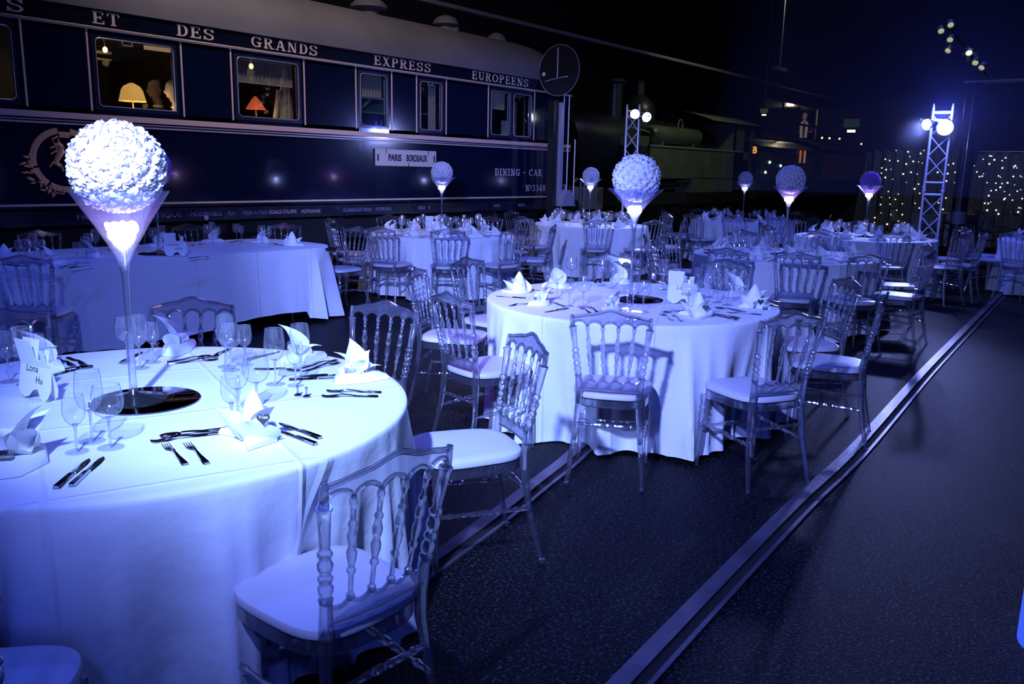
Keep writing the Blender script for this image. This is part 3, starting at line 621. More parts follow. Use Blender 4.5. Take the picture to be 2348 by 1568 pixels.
# front table, read off one by one
FT = 'front table'
front_glasses = [
 ('small', 177, 1037, 'small wine glass nearest the crossed forks and knives, front of its trio'), ('tall', 212, 1013, 'tall wine glass behind the small one, left of the mirror plate'), ('balloon', 254, 1027, 'round balloon glass on the front table, just left of the mirror plate'),
 ('small', 533, 982, 'small wine glass beside the Yves napkin, in front of its pair'), ('tall', 547, 957, 'tall wine glass directly behind the small one by the Yves napkin'), ('balloon', 590, 938, 'round balloon glass standing behind the Yves napkin'),
 ('tall', 632, 882, 'tall wine glass on the front table, left of two overlapping ones'), ('small', 678, 885, 'small wine glass overlapping another, behind the two small dark stands'), ('tall', 690, 868, 'tall wine glass in front of the pointed bright white napkin'),
 ('balloon', 530, 850, 'round balloon glass at the back of the front table, left of a small one'), ('tall', 520, 842, 'tall wine glass hidden behind the back balloon glass of the front table'), ('small', 563, 838, 'small wine glass at the back of the front table, right of the balloon'),
 ('balloon', 293, 832, 'round balloon glass half hidden behind the vase stem of the front table'), ('tall', 322, 845, 'tall wine glass just right of the vase stem, front table back edge'), ('small', 352, 832, 'small wine glass beside the folded napkin at the front table back edge'),
 ('balloon', 22, 876, 'round balloon glass at the left picture edge of the front table'), ('tall', 62, 882, 'tall wine glass behind the locomotive card of the front table'), ('small', 92, 866, 'small wine glass right of the tall one behind the front table card')]
for k, px, py, l in front_glasses:
    p = at(px, py, .75); glass(k, p.x, p.y, l, True, 'glasses on the front table')
def nap(kind, px, py, rz, label, group, s=1.0, z=zt):
    p = at(px, py, .75); o = NK[kind].put((p.x, p.y, z), rad(rz), label, group); o.scale = (s, s, s); return p
FN = 'napkins on the front table'
nap(1, 585, 1005, -95, 'white folded napkin with the Yves heart on the front table', FN, 1.05)
nap(0, 45, 1065, -130, 'open white folded napkin at the left front edge of the front table', FN, 1.2)
nap(0, 820, 870, -20, 'bright white lily napkin on the right edge of the front table', FN, 1.0)
nap(2, 688, 830, 15, 'bright white pointed napkin behind the glasses, front table', FN, 1.0)
nap(2, 405, 805, 45, 'white folded napkin at the back of the front table, before a chair', FN, 1.05)
nap(2, 95, 845, 90, 'white folded napkin behind the locomotive card on the front table', FN, 1.1)
def cut(kind, a, b, label, group):      # laid from pixel a (handle end) to pixel b (tip)
    p = at(*a, .755); q = at(*b, .755); m_ = (p+q)/2
    CU[kind].put((m_.x, m_.y, zt), atan2(q.y-p.y, q.x-p.x), label, group)
FG = 'cutlery on the front table'
cut('fork', (433, 1070), (372, 1012), 'outer fork left of the Yves napkin, tines toward the mirror plate', FG)
cut('fork', (484, 1070), (420, 1008), 'inner fork of the pair nearest the Yves napkin', FG)
cut('spoon', (488, 985), (390, 998), 'upper spoon lying crosswise above the fork pair', FG)
cut('fork', (473, 995), (378, 1008), 'dessert fork lying crosswise above the fork pair', FG)
cut('knife', (125, 1120), (207, 1048), 'outer knife at the front edge, beside the open napkin', FG)
cut('knife', (163, 1113), (238, 1045), 'inner knife at the front edge, below the small wine glass', FG)
cut('knife', (734, 1003), (640, 968), 'upper knife to the right of the Yves napkin', FG)
cut('knife', (720, 1016), (632, 982), 'lower knife to the right of the Yves napkin', FG)
cut('fork', (880, 898), (742, 896), 'upper fork below the bright lily napkin', FG)
cut('fork', (868, 907), (735, 908), 'lower fork below the bright lily napkin', FG)
cut('knife', (700, 862), (808, 856), 'upper knife left of the bright lily napkin', FG)
cut('knife', (690, 868), (770, 864), 'lower knife left of the bright lily napkin', FG)
cut('fork', (690, 842), (768, 826), 'upper fork behind the overlapping glasses', FG)
cut('fork', (700, 848), (772, 832), 'lower fork behind the overlapping glasses', FG)
cut('spoon', (600, 845), (680, 848), 'spoon crossing behind the tall wine glass', FG)
cut('fork', (130, 822), (168, 838), 'outer fork at the back left of the front table', FG)
cut('fork', (158, 820), (194, 836), 'inner fork at the back left of the front table', FG)
cut('spoon', (115, 852), (195, 842), 'lower spoon beside the locomotive card', FG)
cut('knife', (118, 860), (202, 838), 'knife beside the locomotive card', FG)
cut('knife', (280, 830), (325, 806), 'knife left of the back balloon glass', FG)
cut('fork', (395, 832), (490, 824), 'fork right of the back folded napkin', FG)
cut('spoon', (400, 826), (470, 818), 'spoon right of the back folded napkin', FG)
cut('fork', (520, 802), (490, 818), 'upright pointing fork behind the back balloon glass', FG)
cut('knife', (575, 822), (628, 808), 'knife right of the back small wine glass', FG)
for px, py, l in ((683, 908, 'small dark stand on the front table, nearer the glasses'), (703, 911, 'small dark stand on the front table, nearer the forks')):
    p = at(px, py, .75); tag(MB().lathe([(.013, 0), (.014, .003), (.005, .008), (.003, .02), (.006, .034), (.002, .036)], 14).build('place_stand', M_['steel']), l, 'stand', 'small dark stands').location = (p.x, p.y, zt)
p = at(600, 985, .80); heart_tag((p.x+.0, p.y-.01, .835), rad(-40), rad(72), 'dark heart tag reading Yves on the napkin', 'Yves')
p = at(14, 1052, .79); heart_tag((p.x, p.y, .79), rad(-30), rad(60), 'dark heart tag with chalk name on the open left napkin', 'Christelle')
p = at(92, 915, .75); loco_card((p.x, p.y, zt), rad(-82), 'white locomotive shaped card on the front table', 'Lona', 'Hu')
# middle table
MG = 'glasses on the bright middle table'
mid = [('small', 1255, 672, 'small wine glass left of a tall pair, behind the leftmost napkins'), ('tall', 1277, 684, 'tall wine glass at the left, behind the napkin with the heart'), ('balloon', 1309, 648, 'round balloon glass at the left back of the middle table'),
 ('small', 1305, 702, 'small wine glass before the round one, left of the table centre'), ('balloon', 1337, 704, 'round glass right of the small one, left of the table centre'),
 ('balloon', 1380, 655, 'round glass at the back before the hooded napkin'), ('tall', 1403, 661, 'tall wine glass overlapping the hooded back napkin'),
 ('small', 1437, 708, 'small wine glass in the trio before the mirror plate'), ('tall', 1450, 714, 'tall wine glass in the trio before the mirror plate'), ('balloon', 1474, 716, 'round balloon glass in the trio before the mirror plate'),
 ('tall', 1519, 664, 'tall wine glass right of the vase stem'), ('small', 1541, 658, 'small wine glass right of the vase stem'),
 ('balloon', 1577, 712, 'round balloon glass in front of the white card'), ('small', 1597, 668, 'small wine glass behind the white card'), ('tall', 1625, 682, 'tall wine glass in the right cluster, toward the card'),
 ('small', 1645, 694, 'small wine glass in the middle of the right cluster'), ('tall', 1668, 700, 'tall wine glass at the front of the right cluster'), ('balloon', 1640, 662, 'round balloon glass at the back of the right cluster')]
for k, px, py, l in mid:
    p = at(px, py, .75); glass(k, p.x, p.y, l+', middle table' if 'middle' not in l and len(l.split()) < 15 else l, True, MG)
MN = 'napkins on the bright middle table'
for kind, px, py, rz, l in ((1, 1190, 672, 160, 'white hooded napkin at the left edge of the middle table'), (0, 1240, 698, -160, 'white boat napkin with a heart, left front of the middle table'), (0, 1402, 712, -150, 'white lily napkin behind the nearest chair back, middle table'),
  (1, 1600, 726, -110, 'bright napkin with two skirts and a heart, front of the middle table'), (1, 1728, 705, -60, 'bright upright napkin at the right edge of the middle table'), (2, 1688, 678, -20, 'white napkin behind the upright one at the right edge'),
  (0, 1566, 660, 20, 'white lily napkin directly behind the locomotive card'), (2, 1420, 648, 60, 'white hooded napkin at the back of the middle table'), (2, 1275, 660, 100, 'low white napkin behind the left glasses, middle table')):
    nap(kind, px, py, rz, l, MN)
p = at(1565, 698, .75); loco_card((p.x, p.y, zt), rad(-75), 'white locomotive shaped card among the right glasses of the middle table', 'Le', 'train')
for (px, py, z, l) in ((1230, 690, .775, 'dark heart tag on the boat napkin, left of the middle table'), (1400, 694, .80, 'dark heart tag on the napkin behind the nearest chair back'), (1618, 705, .82, 'dark heart tag on the two-skirted napkin, middle table'), (1744, 692, .82, 'dark heart tag on the upright right napkin, middle table')):
    p = at(px, py, z); heart_tag((p.x, p.y, z), rad(-60), rad(75), l, None)
MC = 'cutlery on the bright middle table'
cuts = [('fork', (1355, 718), (1330, 704), 'outer fork left of the lily napkin'), ('fork', (1372, 716), (1350, 702), 'inner fork left of the lily napkin'), ('knife', (1430, 740), (1452, 722), 'knife seen through the nearest chair crest'), ('knife', (1448, 741), (1470, 724), 'second knife seen through the nearest chair crest'),
 ('fork', (1552, 738), (1508, 715), 'outer fork right of the nearest chair crest'), ('fork', (1572, 740), (1535, 717), 'inner fork right of the nearest chair crest'), ('spoon', (1572, 712), (1522, 716), 'spoon above the front fork pair'),
 ('knife', (1697, 730), (1632, 716), 'upper knife right of the two-skirted napkin'), ('knife', (1690, 733), (1630, 719), 'lower knife right of the two-skirted napkin'),
 ('fork', (1740, 720), (1672, 716), 'fork below the upright right napkin'), ('spoon', (1700, 712), (1645, 706), 'spoon before the right glass cluster'), ('knife', (1782, 702), (1748, 696), 'knife right of the upright napkin'), ('fork', (1772, 690), (1745, 686), 'fork behind the upright right napkin'),
 ('knife', (1195, 682), (1152, 679), 'knife below the left hooded napkin'), ('fork', (1215, 695), (1172, 700), 'fork left of the boat napkin'), ('knife', (1310, 705), (1240, 716), 'knife below the boat napkin'), ('fork', (1288, 700), (1262, 693), 'fork right of the boat napkin'), ('knife', (1270, 672), (1215, 662), 'knife behind the left glasses'),
 ('knife', (1367, 648), (1355, 640), 'knife at the back edge'), ('knife', (1378, 648), (1366, 640), 'second knife at the back edge')]
for k, a, b, l in cuts: cut(k, a, b, l+', middle table', MC)
# long table
LG = 'glasses on the '+LN
for i, (k, px, py) in enumerate((('small', 45, 598), ('balloon', 62, 602), ('tall', 80, 596), ('balloon', 95, 603), ('small', 178, 603), ('tall', 199, 604), ('balloon', 205, 584), ('tall', 221, 580), ('balloon', 352, 567), ('tall', 373, 568),
   ('balloon', 477, 556), ('tall', 488, 557), ('small', 501, 556), ('balloon', 543, 553), ('small', 554, 554), ('balloon', 601, 558), ('small', 618, 560))):
    p = at(px, py, .75); glass(k, p.x, p.y, KD[k]+' on the '+LN+', '+(['first', 'second', 'third', 'fourth', 'fifth', 'sixth', 'seventh', 'eighth', 'ninth', 'tenth', 'eleventh', 'twelfth', 'thirteenth', 'fourteenth', 'fifteenth', 'sixteenth', 'seventeenth'][i])+' from the left', False, LG)
for i, (k, px, py, rz, l) in enumerate(((1, 12, 600, 0, 'tall white napkin at the picture edge'), (0, 118, 606, 30, 'open white napkin with a dark heart'), (2, 212, 590, 60, 'white napkin behind two glasses'), (2, 365, 566, 180, 'white napkin behind the vase'), (2, 490, 556, 180, 'white napkin behind the middle glasses'), (0, 600, 556, 180, 'spread white napkin behind the right glasses'), (1, 670, 563, 120, 'upright white napkin near the rounded end'))):
    nap(k, px, py, rz, l+', '+LN, 'napkins on the '+LN)
p = at(118, 592, .79); heart_tag((p.x, p.y, .79), rad(-30), rad(65), 'dark heart tag on the open napkin of the '+LN, None)
p = at(405, 588, .75); loco_card((p.x, p.y, zt), rad(-28), 'white locomotive shaped card on the '+LN, "L'amour", 'infini')
for i, (k, a, b) in enumerate((('knife', (20, 607), (70, 610)), ('fork', (135, 612), (175, 606)), ('knife', (155, 614), (215, 607)), ('fork', (250, 572), (300, 570)), ('knife', (435, 563), (470, 558)), ('fork', (520, 556), (560, 552)), ('knife', (625, 558), (650, 562)), ('fork', (430, 592), (480, 588)))):
    cut(k, a, b, k+' on the '+LN+', '+ORD[i]+' from the left', 'cutlery on the '+LN)
# the other tables: settings laid in front of each chair
for key in ('coach', 'aisle', 'signal', 'loco', 'truss', 'edge'):
    d = T[key]; cx_, cy2 = d['c']; nm = d['nm']
    for k, a in enumerate(d['order']):
        ra = rad(a); u = Vector((cos(ra), sin(ra))); v = Vector((-sin(ra), cos(ra)))
        pos = 'the seat nearest the camera' if k == 0 else 'the '+ORD[k]+' seat clockwise'
        q = Vector((cx_, cy2))+u*.70
        n = NK[(k*2+len(key)) % 3].put((q.x, q.y, zt), ra+pi/2+random.uniform(-.5, .5), 'white napkin at '+pos+', '+nm, 'napkins on the '+nm); n.scale = (1, 1, 1)
        for kd, ru, rv in (('balloon', .50, .05), ('tall', .53, -.04), ('small', .58, -.13)):
            g = Vector((cx_, cy2))+u*(ru+random.uniform(-.02, .02))+v*(rv+random.uniform(-.015, .015))
            glass(kd, g.x, g.y, KD[kd]+' at '+pos+', '+nm, False, 'glasses on the '+nm)
        if key in ('coach', 'aisle'):
            for kd, rv in (('fork', .16), ('knife', -.16)):
                g = Vector((cx_, cy2))+u*.72+v*rv; CU[kd].put((g.x, g.y, zt), ra+pi, kd+' at '+pos+', '+nm, 'cutlery on the '+nm)
p = at(993, 532, .75); loco_card((p.x, p.y, zt), rad(-35), 'white locomotive shaped card on the round table by the dining car end', '', '')

# ------------------------------------------------------------------ the dining car
YC = 9.2                                   # the side of the coach facing the tables
navy = mat('navy_coach_enamel', (.003, .007, .026), .13, spec=.6, coat=.5, bump=(1.4, .05, .05))
navy2 = mat('black_blue_enamel', (.004, .006, .018), .2, spec=.6, coat=.4)
cream = mat('cream_lining', (.72, .50, .38), .4)
goldl = mat('gold_lining', (.82, .58, .42), .4)
letter = mat('cream_lettering', (.66, .56, .42), .5)
white_l = mat('pink_white_lettering', (.75, .58, .56), .5)
small_l = mat('pale_small_lettering', (.38, .34, .46), .5)
rooft = mat('grey_roof_canvas', (.15, .145, .16), .75, bump=(9, .4, .01), var=(1.3, (.12, .118, .135)))
under = mat('sooty_underframe', (.012, .012, .016), .6)
brass = mat('brass_relief', (1, .55, .2), .35, .25)
chrome = mat('bright_window_trim', (.5, .48, .55), .3, .5)
wood = mat('dark_mahogany', (.035, .014, .008), .4, var=(5, (.06, .024, .012)))
MXZ = Matrix.Rotation(pi/2, 4, 'X')       # xy drawing stood up, facing the tables
def text_mesh(name, body, size, m, parent, M, ext=.002, off=0, sx=1, ax='LEFT'):
    c = bpy.data.curves.new(name, 'FONT'); c.body = body; c.size = size; c.extrude = ext; c.offset = off; c.align_x = ax; c.align_y = 'BOTTOM_BASELINE'; c.resolution_u = 3
    o = link(name, c); bpy.context.view_layer.update(); me = bpy.data.meshes.new_from_object(o.evaluated_get(bpy.context.evaluated_depsgraph_get()))
    bpy.data.objects.remove(o); me.materials.clear(); me.materials.append(m); me.name = name
    r = link(name, me, parent); r.matrix_local = M @ Matrix.Diagonal((sx, 1, 1, 1)); return r
# slab letters in a box 1 high: R rect, D diagonal, A arc
def glyph(ch):
    t, h = .19, .11; q = []
    R = lambda x0, y0, x1, y1: q.append([(x0, y0), (x1, y0), (x1, y1), (x0, y1)])
    def Dg(x0, y0, x1, y1, w_): q.append([(x0-w_/2, y0), (x0+w_/2, y0), (x1+w_/2, y1), (x1-w_/2, y1)])
    def A(cx_, cy2, rx, ry, a0, a1, tv=t, th=h, n=12):
        for k in range(n):
            a, b = rad(a0+(a1-a0)*k/n), rad(a0+(a1-a0)*(k+1)/n)
            q.append([(cx_+rx*cos(a), cy2+ry*sin(a)), (cx_+rx*cos(b), cy2+ry*sin(b)), (cx_+(rx-tv)*cos(b), cy2+(ry-th)*sin(b)), (cx_+(rx-tv)*cos(a), cy2+(ry-th)*sin(a))])
    sf = lambda x, y: R(x-.17, y, x+.17, y+h)
    W = .8
    if ch in 'EF':
        R(.1, 0, .1+t, 1); R(0, 1-h, .72, 1); R(.1, .45, .55, .45+h); R(.62, .74, .72, 1); R(.5, .36, .58, .65)
        R(0, 0, .76, h); R(.66, 0, .76, .28); W = .78
    elif ch == 'T': R(.3, 0, .3+t, 1); R(0, 1-h, .8, 1); R(0, .72, .1, 1); R(.7, .72, .8, 1); sf(.395, 0)
    elif ch == 'D': R(.1, 0, .1+t, 1); R(0, 0, .4, h); R(0, 1-h, .4, 1); A(.38, .5, .42, .5, -90, 90)
    elif ch == 'S': A(.4, .73, .36, .27, 0, 270, .17); A(.4, .27, .38, .28, -180, 90, .17); R(.66, .68, .76, 1); R(.02, 0, .12, .33)
    elif ch in 'GC':
        A(.45, .5, .45, .5, 45, 315)
        R(.74, .68, .84, 1)
        if ch == 'G': R(.62, .05, .62+t, .46); R(.48, .38, .9, .38+h)
        W = .9
    elif ch == 'R': R(.1, 0, .1+t, 1); R(0, 1-h, .4, 1); A(.4, .74, .36, .26, -90, 90); R(.1, .48, .42, .48+h); Dg(.7, .0, .45, .5, .2); R(0, 0, .38, h); R(.58, 0, .9, h); W = .88
    elif ch == 'P': R(.1, 0, .1+t, 1); R(0, 1-h, .4, 1); A(.4, .72, .36, .28, -90, 90); R(.1, .44, .42, .44+h); R(0, 0, .4, h)
    elif ch == 'A': Dg(.12, 0, .43, 1, .1); Dg(.74, 0, .47, 1, .21); R(.22, .28, .68, .28+h); R(-.03, 0, .27, h); R(.56, 0, .93, h); W = .9
    elif ch == 'N': R(.12, 0, .22, 1); R(.7, 0, .8, 1); Dg(.68, 0, .2, 1, .22); R(0, 0, .34, h); R(0, 1-h, .22, 1); R(.58, 1-h, .92, 1); W = .92
    elif ch == 'X': Dg(.68, 0, .16, 1, .22); Dg(.16, 0, .68, 1, .1); R(0, 0, .32, h); R(.52, 0, .86, h); R(0, 1-h, .34, 1); R(.52, 1-h, .84, 1); W = .86
    elif ch == 'U': R(.1, .3, .1+t, 1); R(.66, .3, .76, 1); A(.43, .33, .33, .33, 180, 360); R(0, 1-h, .38, 1); R(.55, 1-h, .87, 1); W = .88
    elif ch == 'O': A(.45, .5, .45, .5, 0, 360, n=24); W = .9
    elif ch == 'I': R(.15, 0, .15+t, 1); R(0, 0, .49, h); R(0, 1-h, .49, 1); W = .5
    elif ch == '3': A(.35, .73, .33, .27, -90, 150, .17); A(.35, .28, .36, .28, -150, 90, .17); W = .72
    elif ch == '4': R(.42, 0, .42+t, 1); Dg(.08, .3, .48, 1, .12); R(0, .24, .78, .24+h); R(.3, 0, .74, h); W = .8
    elif ch == '8': A(.37, .75, .3, .25, 0, 360, .16, n=18); A(.37, .28, .36, .28, 0, 360, .17, n=18); W = .76
    elif ch == 'o': A(.2, .72, .2, .26, 0, 360, .1, .08, 14); R(0, .3, .4, .37); W = .42
    elif ch == '-': R(.05, .42, .4, .54); W = .45
    return q, W
def slab(name, word, x0, x1, z0, z1, m, parent, y, t=.004):
    gl = [glyph(c) if c != ' ' else ([], .5) for c in word]; gap = .17
    tot = sum(g[1] for g in gl)+gap*(len(gl)-1); sx = (x1-x0)/tot; h = z1-z0; mb = MB(); x = x0; k = 0
    for q, W in gl:
        for p in q:
            k += 1; d = t+.00004*(k % 9); vs = [(x+px_*sx, y-d, z0+pz*h) for px_, pz in p]; mb.add(vs, [(0, 1, 2, 3)])
        x += (W+gap)*sx
    return mb.build(name, m, parent, smooth=False)
car = thing('dining_car', 'long navy blue dining car with cream lining and grey curved roof', 'railway carriage', (0, 0, 0))
X0, X1 = .6, 13.15
WIN = [(2.55, 3.66), (4.40, 5.35), (6.09, 7.06), (8.03, 8.60), (9.20, 9.74), (10.84, 11.98)]
m = MB(); m.box(X0, YC, 1.06, X1, YC+.06, 2.02)
xs = [X0]+[v for w_ in WIN for v in w_]+[X1]
for i in range(0, len(xs), 2): m.box(xs[i], YC, 2.02, xs[i+1], YC+.06, 2.9)
m.box(X0, YC, 2.02, X1, YC+.06, 2.095); m.box(X0, YC, 2.87, X1, YC+.06, 2.93)
m.box(X1-.06, YC, 1.06, X1, YC+2.85, 2.93); m.box(X0, YC+2.8, 1.0, X1, YC+2.86, 2.93); m.build('body_side', navy, car, smooth=False)
MB().box(X0, YC-.012, 2.93, X1, YC+.05, 3.115).build('letterboard', navy2, car, smooth=False)
MB().box(X0, YC-.022, 1.985, X1, YC, 2.045).build('belt_rail', cream, car, smooth=False)
m = MB()
for z, h in ((1.925, .018), (1.095, .022), (2.925, .012), (3.112, .014)): m.box(X0, YC-.018, z, X1, YC+.002, z+h)
for a, b in WIN: m.box(a-.055, YC-.006, 2.08, a-.035, YC, 2.91); m.box(b+.045, YC-.006, 2.08, b+.065, YC, 2.91)
m.build('gold_lining', goldl, car, smooth=False)
m = MB(); m.box(X0, YC-.03, 2.905, X1, YC-.004, 2.918); m.box(X0, YC-.03, 1.955, X1, YC-.004, 1.968); m.box(X0, YC+.01, 1.02, X1, YC+.03, 1.03); m.build('drip_rail', chrome, car, smooth=False)
m = MB(); m.box(X0, YC+.02, .89, 12.5, YC+.12, 1.02); m.box(X0, YC-.01, 1.02, 12.5, YC+.1, 1.045); m.box(9.0, YC+.0, .885, 12.4, YC+.1, .9)
m.build('solebar', navy2, car, smooth=False)
# roof
prof = []
for k in range(25):
    a = pi*k/24; prof.append((YC+1.43-1.47*cos(a), 3.11+.78*sin(a)**.9))
def roof(u, v):
    y, z = prof[min(24, int(round(u*24)))]; x = X0+(X1+.05-X0)*v
    e = max(0, (x-12.4)/.8); z = 3.11+(z-3.11)*(1-.35*e*e); return (x, y, z)
MB().grid(roof, 24, 40).build('roof', rooft, car)
m = MB(); vs = [roof(k/24, 1) for k in range(25)]; m.add(vs, [tuple(range(25))]); m.build('roof_end', rooft, car, smooth=False)
for x, r in ((9.27, .26), (11.0, .2), (12.35, .16)):
    v_ = MB().lathe([(r*.65, 0), (r*.65, .1), (r*1.1, .13), (r*1.1, .17), (r*.8, .24), (r*.3, .28)], 20).build('roof_ventilator', rooft, car); v_.location = (x, 10.35, 3.83-(.1 if x > 12 else 0))
m = MB(); m.tube([(10.6, YC+.5, 3.66), (11.9, YC+.5, 3.62)], .02, 6); m.box(10.5, YC+.45, 3.6, 10.56, YC+.8, 3.8); m.build('roof_handrail', rooft, car)
# windows
winframe = mat('window_frame_enamel', (.012, .014, .03), .3, coat=.4)
for i, (a, b) in enumerate(WIN):
    m = MB(); z0, z1 = 2.095, 2.87; bars = [(a, b)] if i != 5 else [(a, (a+b)/2-.015), ((a+b)/2+.015, b)]
    for p, q in bars:
        w_ = .035
        m.box(p, YC+.0, z0, p+w_, YC+.04, z1); m.box(q-w_, YC, z0, q, YC+.04, z1); m.box(p+w_, YC, z0, q-w_, YC+.04, z0+w_); m.box(p+w_, YC, z1-w_, q-w_, YC+.04, z1)
        if i == 3: m.box(p, YC+.01, 2.50, q, YC+.05, 2.53)
    if i == 5: m.box((a+b)/2-.015, YC-.01, z0, (a+b)/2+.015, YC+.04, z1)
    f = m.build('window_frame', winframe, car, smooth=False)
    t_ = MB()
    for p, q in bars:
        P_ = [(p+.05, z0+.05), (q-.05, z0+.05), (q-.05, z1-.05), (p+.05, z1-.05)]; rr = []
        for (cx_, cz, a0) in ((q-.09, z0+.09, -90), (q-.09, z1-.09, 0), (p+.09, z1-.09, 90), (p+.09, z0+.09, 180)):
            rr += [(cx_+.05*cos(rad(a0+90*k/5)), YC-.002, cz+.05*sin(rad(a0+90*k/5))) for k in range(6)]
        t_.tube(rr, .006, 6, closed=True)
    t_.build('window_trim', chrome, f)
    MB().box(a+.03, YC+.02, z0+.03, b-.03, YC+.023, z1-.03).build('pane', M_['pane'], f, smooth=False)
if True:
    m = MB(); m.tube([(4.72, YC-.01, 2.82), (4.72, YC-.03, 2.78), (4.83, YC-.03, 2.78), (4.83, YC-.01, 2.82)], .006, 6); m.tube([(9.38, YC-.01, 2.82), (9.38, YC-.03, 2.78), (9.47, YC-.03, 2.78), (9.47, YC-.01, 2.82)], .006, 6); m.build('window_pull', chrome, car)
# lettering along the cornice
for w_, a, b in (('S', 3.60, 3.76), ('ET', 4.42, 4.71), ('DES', 5.36, 5.83), ('GRANDS', 6.33, 7.33), ('EXPRESS', 8.31, 9.44), ('EUROPEENS', 10.37, 11.83)):
    slab('lettering', w_, a, b, 2.965, 3.092, letter, car, YC-.012)
slab('lettering', 'DINING - CAR', 10.99, 12.30, 1.47, 1.585, white_l, car, YC)
slab('lettering', 'No3348', 11.84, 12.42, 1.205, 1.315, white_l, car, YC)
for w_, a, b in (('FREINS AUTOMATIQUES', 4.11, 5.33), ('- MODERABLE', 5.36, 5.69), ('PLM', 5.72, 5.80), ('FREIN A MAIN', 5.86, 6.14)): pass
for w_, a, b, mm, hh in (('FREINS AUTOMATIQUE', 4.11, 5.32, small_l, .062), ('- MODERABLE', 5.38, 5.84, small_l, .055), ('PLM', 5.92, 6.02, small_l, .055), ('FREIN A MAIN', 6.13, 6.50, small_l, .055), ("SIGNAUX D'ALARME", 6.52, 6.95, white_l, .055), ('WESTINGHOUSE', 7.02, 7.34, white_l, .048), ('ECLAIRAGE ELECTRIQUE', 7.74, 8.26, small_l, .05), ('SYSTEME DICK', 8.33, 8.65, small_l, .05), ('ESSIEUX', 9.2, 9.36, small_l, .05), ('8', 9.43, 9.46, small_l, .05), ('BOGIE PP', 11.0, 11.16, small_l, .05), ('REV 28.7.32', 11.66, 11.85, small_l, .05)):
    o = text_mesh('lettering', w_, hh*1.35, mm, car, Matrix.Translation((0, 0, 0)), .001)
    wd = max(v_.co.x for v_ in o.data.vertices); o.matrix_local = Matrix.Translation((a, YC+.017, .945)) @ MXZ @ Matrix.Diagonal(((b-a)/wd, 1, 1, 1))
m = MB(); m.lathe([(.06, 0), (.06, .01)], 24, Matrix.Translation((10.56, YC-.02, .80)) @ Matrix.Rotation(pi/2, 4, 'X') @ Matrix.Diagonal((1.3, .8, 1, 1))); m.build('round_plate', white_l, car)
m = MB()
for x in (5.62,): m.lathe([(.03, 0), (.03, .01)], 16, Matrix.Translation((x, YC+.01, .925)) @ Matrix.Rotation(pi/2, 4, 'X'))
m.build('round_badge', small_l, car)
# relief crest: ring banner, laurel, ribbons, lion
cr = MB(); cxm, czm, rr0 = 4.03, 1.56, .30
def band(m, a0, a1, r0, r1, n, th=.02, bow=.0):
    vs = []; fs = []
    for k in range(n+1):
        a = rad(a0+(a1-a0)*k/n)
        for r, y in ((r0, 0), (r0, -th), ((r0+r1)/2, -th-bow), (r1, -th), (r1, 0)): vs.append((cxm+r*cos(a)*1.05, YC+y, czm+r*sin(a)))
    for k in range(n):
        for j in range(4): fs.append((k*5+j, k*5+j+1, (k+1)*5+j+1, (k+1)*5+j))
    m.add(vs, fs)
band(cr, 100, 192, rr0-.03, rr0+.03, 24, .02, .006); band(cr, -10, 78, rr0-.03, rr0+.03, 24, .02, .006)
band(cr, 196, 232, rr0-.035, rr0+.02, 10, .022, .004); band(cr, 236, 300, rr0-.035, rr0+.025, 18, .024, .005); band(cr, 304, 344, rr0-.035, rr0+.02, 12, .022, .004)
band(cr, 78, 100, rr0-.07, rr0-.01, 8, .03, .004)
cr.tube([(cxm-.06, YC-.03, czm+.24), (cxm-.12, YC-.035, czm+.21), (cxm-.1, YC-.035, czm+.16), (cxm-.05, YC-.03, czm+.17), (cxm-.06, YC-.03, czm+.22)], .008, 6)
cr.tube([(cxm-.16, YC-.03, czm-.24), (cxm-.13, YC-.035, czm-.33), (cxm-.05, YC-.035, czm-.34), (cxm-.04, YC-.03, czm-.28)], .009, 6)
cr.build('crest_banner', brass, car)
m = MB(); rnd = random.Random(2)
for s_ in (-1, 1):
    for k in range(26):
        a = rad(270+s_*(18+k*3.1)); r = rr0+.035+rnd.uniform(-.05, .035); b_ = Vector((cxm+s_*0+r*cos(a)*1.05, YC-.02, czm+r*sin(a)))
        da = a+s_*rnd.uniform(-.9, 1.3); d_ = Vector((cos(da), 0, sin(da)))
        m.ball(b_+d_*.03, .012, 6, 5, (1, .5, 1)); m.turned(b_, b_+d_*rnd.uniform(.05, .085)+Vector((0, -.01, 0)), [(.003, 0), (.012, .35), (.010, .7), (.001, 1)], 6)
m.build('crest_laurel', brass, car)
m = MB(); body = [(0, .12), (.02, .06), (-.02, .0), (-.05, -.06), (.0, -.10)]
m.tube([(cxm-.05+x, YC-.02, czm+.03+z) for x, z in body], [.02, .035, .032, .026, .014], 8)
m.ball((cxm-.055, YC-.03, czm+.15), .035, 8, 6); m.ball((cxm-.085, YC-.03, czm+.14), .018, 6, 5)
for a_, b_ in (((.0, .09), (-.09, .09)), ((.0, .05), (-.09, .03)), ((-.05, -.05), (-.11, -.10)), ((-.02, -.06), (.02, -.14))): m.tube([(cxm-.05+a_[0], YC-.02, czm+.03+a_[1]), (cxm-.05+(a_[0]+b_[0])/2, YC-.03, czm+.05+(a_[1]+b_[1])/2), (cxm-.05+b_[0], YC-.02, czm+.03+b_[1])], [.014, .012, .01], 6)
m.tube([(cxm-.0, YC-.02, czm-.02), (cxm+.05, YC-.03, czm+.02), (cxm+.03, YC-.03, czm+.09), (cxm+.07, YC-.02, czm+.13)], [.01, .008, .008, .014], 6)
for k in range(14): a = k*2.4; m.ball((cxm-.05+.035*cos(a), YC-.035, czm+.13+.04*sin(a)), .011, 5, 4)
m.build('crest_lion', brass, car)
